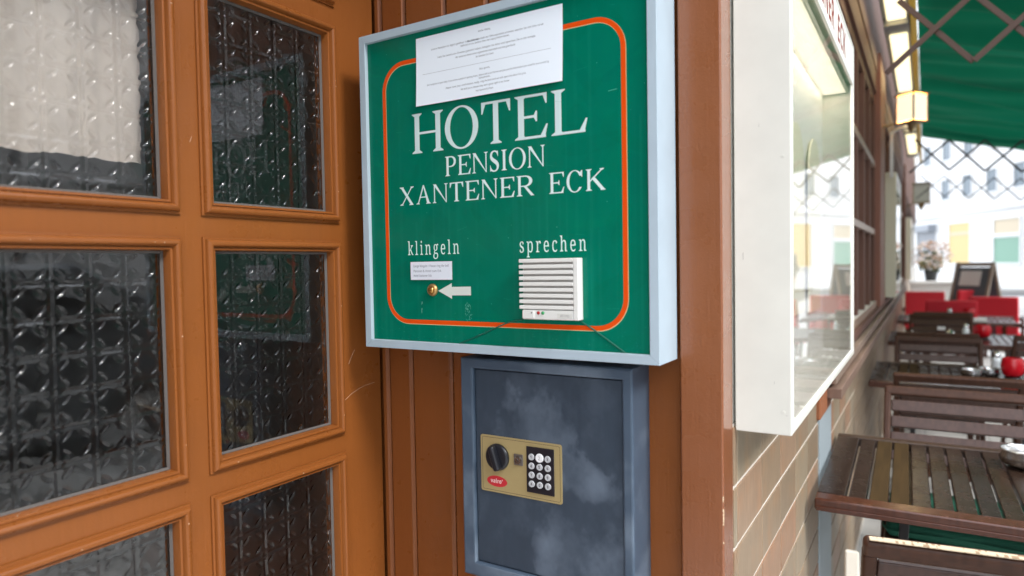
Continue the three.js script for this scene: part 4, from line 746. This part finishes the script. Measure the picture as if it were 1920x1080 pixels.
// ---------------------------------------------------------------- sandwich board, flowers, counter
{
  const t = thing('sandwich_board', 'black chalkboard sandwich board with pale wooden frame beyond the red chairs', 'sandwich board', undefined, [0.56, 0, -10.8], -0.75);
  const fm = std([0.3, 0.24, 0.19], { roughness: 0.6 }), face = std([0.1, 0.12, 0.14], { roughness: 0.4 });
  for (const s of [1, -1]) {
    const g = (w, h, d, x, y, z) => { const q = rbox(w, h, d, 0.004);  q.translate(x, y, z); q.rotateX(-s * 0.24); q.translate(0, 0, s * 0.31); return metreUV(q); };
    add(t, 'board', g(0.46, 1.1, 0.012, 0, 0.68, 0), face); for (const x of [-0.25, 0.25]) add(t, 'frame_post', g(0.04, 1.3, 0.026, x, 0.65, 0), fm); for (const y of [0.1, 1.27]) add(t, 'frame_rail', g(0.459, 0.05, 0.024, 0, y, 0), fm);
    if (s > 0) add(t, 'white_card', g(0.3, 0.2, 0.003, -0.02, 1.08, 0.009), M.white);
  }
  const c = thing('serving_counter', 'white serving counter by the wall carrying the flower pot', 'counter');
  add(c, 'cabinet', slab(-0.2, 0.55, 0, 0.94, -12.5, -11.9, 0.01), M.white); add(c, 'worktop', slab(-0.22, 0.57, 0.942, 0.98, -12.52, -11.86, 0.006), M.white);
  const f = thing('flower_pot', 'pot of pale pink flowers on the white counter near the wall', 'plant', undefined, [0.07, 0.98, -12.15]);
  add(f, 'pot', lathe([[0, 0], [0.07, 0], [0.095, 0.16], [0.1, 0.17], [0.085, 0.17], [0.07, 0.02]], 24), M.black);
  const R = rand(33), blob = new THREE.IcosahedronGeometry(1, 0), cols = [[0.66, 0.54, 0.47], [0.72, 0.66, 0.58], [0.45, 0.28, 0.18], [0.68, 0.58, 0.56], [0.3, 0.24, 0.09]], leafs = [], bl = cols.map(() => []);
  for (let k = 0; k < 260; k++) { const a = R() * 6.28, u = R(), r = 0.2 * Math.sqrt(R()), y = 0.18 + 0.42 * u, rr = r * (0.45 + 1.1 * Math.sin(Math.min(1, u * 1.25) * 2.6)); const g = blob.clone(); g.scale(0.01 + 0.02 * R(), 0.008 + 0.018 * R(), 0.01 + 0.02 * R()); g.rotateY(R() * 3); g.translate(Math.cos(a) * rr, y, Math.sin(a) * rr); bl[Math.floor(R() * (u < 0.35 ? 5 : 4))].push(g); }
  bl.forEach((g, i) => add(f, 'blossoms', mergeGeometries(g), std(cols[i], { roughness: 0.8 })));
  for (let k = 0; k < 160; k++) { const a = R() * 6.28, r = 0.16 * Math.sqrt(R()), g = new THREE.PlaneGeometry(0.025, 0.06); g.rotateX(R() * 2 - 1); g.rotateY(R() * 6); g.translate(Math.cos(a) * r, 0.15 + 0.3 * R(), Math.sin(a) * r); leafs.push(g); }
  add(f, 'leaves', mergeGeometries(leafs), std([0.09, 0.11, 0.04], { roughness: 0.7, side: THREE.DoubleSide }));
}

// ---------------------------------------------------------------- white building across the square
{
  const a = Math.PI * 24 / 180, turn = Math.atan2(0.407, 0.9135);
  // local frame: s runs along the facade towards the near right end, n is the outward normal
  const P0 = new THREE.Vector3(-0.394, 0, -44), S = new THREE.Vector3(Math.sin(a), 0, Math.cos(a)), N = new THREE.Vector3(-Math.cos(a), 0, Math.sin(a));
  const t = thing('white_building', 'white modern building across the square with blue grey upper windows', 'building');
  t.matrixAutoUpdate = true;
  const basis = new THREE.Matrix4().makeBasis(S, new THREE.Vector3(0, 1, 0), S.clone().cross(new THREE.Vector3(0, 1, 0)));
  t.quaternion.setFromRotationMatrix(basis); t.position.copy(P0).setY(H);
  const out = S.clone().cross(new THREE.Vector3(0, 1, 0)), sg = out.dot(new THREE.Vector3(0, 0, 1)) > 0 || out.dot(N) > 0 ? 1 : -1;
  const bx = (s0, s1, y0, y1, n0, n1) => plain(s0, s1, y0, y1, Math.min(sg * n0, sg * n1), Math.max(sg * n0, sg * n1));
  add(t, 'wall', bx(-25, 40, -1.33, 11, -12, 0), M.facade);
  add(t, 'string_course', bx(-25, 40, 2.12, 2.24, 0.001, 0.12), M.facade);
  add(t, 'cornice', bx(-25, 40, 11, 11.4, -12, 0.3), M.facade);
  const warm = std([0.4, 0.29, 0.12], { roughness: 0.3, emissive: new THREE.Color().setRGB(0.9, 0.62, 0.24), emissiveIntensity: 0.12 }), greenW = std([0.15, 0.3, 0.22], { roughness: 0.3 }), pale = std([0.5, 0.42, 0.3], { roughness: 0.4 }), greyW = std([0.2, 0.22, 0.25], { roughness: 0.3 });
  const win = (s0, s1, y0, y1, m) => { const w = add(t, 'window', bx(s0, s1, y0, y1, 0.001, 0.03), m); const f = mergeGeometries([bx(s0 - 0.08, s0 - 0.002, y0 - 0.08, y1 + 0.08, 0.001, 0.08), bx(s1 + 0.002, s1 + 0.08, y0 - 0.08, y1 + 0.08, 0.001, 0.08), bx(s0, s1, y1 + 0.002, y1 + 0.08, 0.001, 0.08), bx(s0, s1, y0 - 0.08, y0 - 0.002, 0.001, 0.08)]); add(w, 'frame', f, M.facade); return w; };
  for (let k = -6; k < 14; k++) for (const y of [2.95, 4.95, 7.0]) win(-1.3 + k * 2.05 + (y === 4.95 ? 0.1 : 0), -0.5 + k * 2.05 + (y === 4.95 ? 0.1 : 0), y, y + 1.0, M.windowBlue);
  win(0.1, 2.25, -0.3, 1.75, greyW); win(3.55, 5.5, -0.28, 1.68, warm);
  win(7.5, 9.4, -0.26, 0.85, greenW); win(7.5, 9.4, 1.02, 1.65, pale); win(11.3, 13.2, -0.3, 1.65, warm); win(15, 17, -0.3, 1.65, greyW); win(19, 21, -0.3, 1.65, warm);
  add(t, 'window_blind', bx(3.55, 5.5, 1.1, 1.25, 0.031, 0.06), pale); add(t, 'shop_awning', bx(0.0, 2.35, 1.4, 1.75, 0.09, 0.5), greyW); void turn;
}
// plain house across the street, seen only in the reflections of the door glass
{
  const t = thing('street_house', 'grey rendered house across the street, reflected in the door panes', 'building');
  add(t, 'wall', plain(17, 24, -0.12, 12, -45, 40), std([0.72, 0.71, 0.69], { roughness: 0.9 }));
  const ws = []; for (let z = -42; z < 40; z += 3) for (let y = 1; y < 11; y += 3) ws.push(plain(16.96, 16.998, y, y + 1.7, z, z + 1.3)); const m = add(t, 'windows', mergeGeometries(ws), std([0.04, 0.05, 0.06], { roughness: 0.1 })); m.userData.kind = 'stuff';
}
// passer-by whose reflection stands in the glass of the near display case
{
  const J = { pelvis: [0, 0.95, 0], chest: [0, 1.30, 0.01], neck: [0, 1.47, 0], head: [0, 1.62, 0.015], lh: [0.1, 0.92, 0], lk: [0.12, 0.5, 0.02], lf: [0.13, 0.09, -0.02], lt: [0.14, 0.05, 0.14], rh: [-0.1, 0.92, 0], rk: [-0.13, 0.5, 0.02], rf: [-0.15, 0.09, -0.02], rt: [-0.17, 0.05, 0.13], ls: [0.19, 1.41, 0], le: [0.25, 1.13, -0.03], lw: [0.2, 0.93, 0.1], rs: [-0.19, 1.41, 0], re: [-0.25, 1.13, -0.03], rw: [-0.22, 0.92, 0.09], lp: [0.17, 0.85, 0.13], rp: [-0.2, 0.84, 0.12] };
  const B = [['pelvis', 'chest', 0.15, 0.155], ['chest', 'neck', 0.13, 0.06], ['neck', 'head', 0.055, 0.1], ['ls', 'rs', 0.075, 0.075], ['lh', 'lk', 0.095, 0.065], ['lk', 'lf', 0.065, 0.045], ['lf', 'lt', 0.045, 0.04], ['rh', 'rk', 0.095, 0.065], ['rk', 'rf', 0.065, 0.045], ['rf', 'rt', 0.045, 0.04], ['lh', 'rh', 0.12, 0.12], ['ls', 'le', 0.06, 0.048], ['le', 'lw', 0.046, 0.034], ['rs', 're', 0.06, 0.048], ['re', 'rw', 0.046, 0.034], ['lw', 'lp', 0.034, 0.03], ['rw', 'rp', 0.034, 0.03]];
  const d = (x, y, z) => { let e = 0; for (const [a, b, ra, rb] of B) { const A = J[a], C = J[b], u = [C[0] - A[0], C[1] - A[1], C[2] - A[2]], w = [x - A[0], y - A[1], z - A[2]], t = Math.max(0, Math.min(1, (u[0] * w[0] + u[1] * w[1] + u[2] * w[2]) / (u[0] ** 2 + u[1] ** 2 + u[2] ** 2))); e += Math.exp(-38 * (Math.hypot(w[0] - t * u[0], w[1] - t * u[1], w[2] - t * u[2]) - ra - (rb - ra) * t)); } return -Math.log(e) / 38; };
  const n = 72, mc = new MarchingCubes(n, new THREE.MeshStandardMaterial(), false, false, 60000), S = 0.95; mc.isolation = 0;
  for (let k = 0; k < n; k++) for (let j = 0; j < n; j++) for (let i = 0; i < n; i++) mc.field[k * n * n + j * n + i] = -d((i / n * 2 - 1) * S, (j / n * 2 - 1) * S + 0.9, (k / n * 2 - 1) * S);
  mc.update();
  const c = mc.count, pos = new Float32Array(c * 3), nor = new Float32Array(c * 3), col = new Float32Array(c * 3);
  for (let i = 0; i < c; i++) { for (let q = 0; q < 3; q++) { pos[i * 3 + q] = mc.positionArray[i * 3 + q] * S + (q === 1 ? 0.9 : 0); nor[i * 3 + q] = mc.normalArray[i * 3 + q]; } const y = pos[i * 3 + 1], arm = Math.abs(pos[i * 3]) > 0.14; const k = y > 1.66 ? [0.06, 0.04, 0.03] : y > 1.49 || (arm && y < 0.95 && y > 0.8) ? [0.5, 0.32, 0.24] : y > 0.92 ? [0.16, 0.16, 0.18] : y > 0.1 ? [0.2, 0.18, 0.12] : [0.03, 0.03, 0.03]; col.set(k, i * 3); }
  const g = new THREE.BufferGeometry(); g.setAttribute('position', new THREE.BufferAttribute(pos, 3)); g.setAttribute('normal', new THREE.BufferAttribute(nor, 3)); g.setAttribute('color', new THREE.BufferAttribute(col, 3));
  const m = add(scene, 'person', g, new THREE.MeshStandardMaterial({ vertexColors: true, roughness: 0.85 }), [2.55, 0.0, -17.5]); m.rotation.y = 0.3;
  tag(m, 'person in grey jacket and olive trousers standing on the pavement, mirrored in the case glass', 'person');
}
// parked car whose reflection shows in the door glass
{
  const t = thing('parked_car', 'dark parked car at the kerb, reflected in the left door panes', 'car', undefined, [4.1, -0.12, -1.6]);
  const body = new THREE.Shape(); [[-2.2, 0.3], [-2.25, 0.75], [-2.0, 0.9], [-1.0, 0.98], [-0.35, 1.42], [0.9, 1.45], [1.75, 1.02], [2.15, 0.95], [2.25, 0.6], [2.2, 0.3]].forEach(([x, y], i) => i ? body.lineTo(x, y) : body.moveTo(x, y));
  const g = new THREE.ExtrudeGeometry(body, { depth: 1.56, bevelEnabled: true, bevelSize: 0.07, bevelThickness: 0.1, bevelSegments: 4 }); g.translate(0, 0, -0.78); g.rotateY(Math.PI / 2);
  add(t, 'body', g, phys([0.16, 0.19, 0.22], { roughness: 0.25, clearcoat: 1, clearcoatRoughness: 0.03 }));
  const win = new THREE.Shape(); [[-0.85, 1.0], [-0.3, 1.36], [0.85, 1.39], [1.45, 1.02]].forEach(([x, y], i) => i ? win.lineTo(x, y) : win.moveTo(x, y));
  const wg = new THREE.ExtrudeGeometry(win, { depth: 1.79, bevelEnabled: false }); wg.translate(0, 0, -0.895); wg.rotateY(Math.PI / 2); add(t, 'side_glass', wg, std([0.03, 0.035, 0.04], { roughness: 0.06 }));
  for (const [x, z] of [[0.8, 1.4], [0.8, -1.35], [-0.8, 1.4], [-0.8, -1.35]]) { const w = new THREE.CylinderGeometry(0.32, 0.32, 0.22, 28); w.rotateZ(Math.PI / 2); const wh = add(t, 'wheel', w, M.black, [x, 0.32, z]); const rim = new THREE.CylinderGeometry(0.2, 0.2, 0.23, 20); rim.rotateZ(Math.PI / 2); add(wh, 'rim', rim, M.steel); }
  for (const x of [-0.6, 0.6]) add(t, 'tail_light', rbox(0.26, 0.14, 0.06, 0.02), M.red, [x, 0.8, -2.29]);
}
renderer.render(scene, camera);
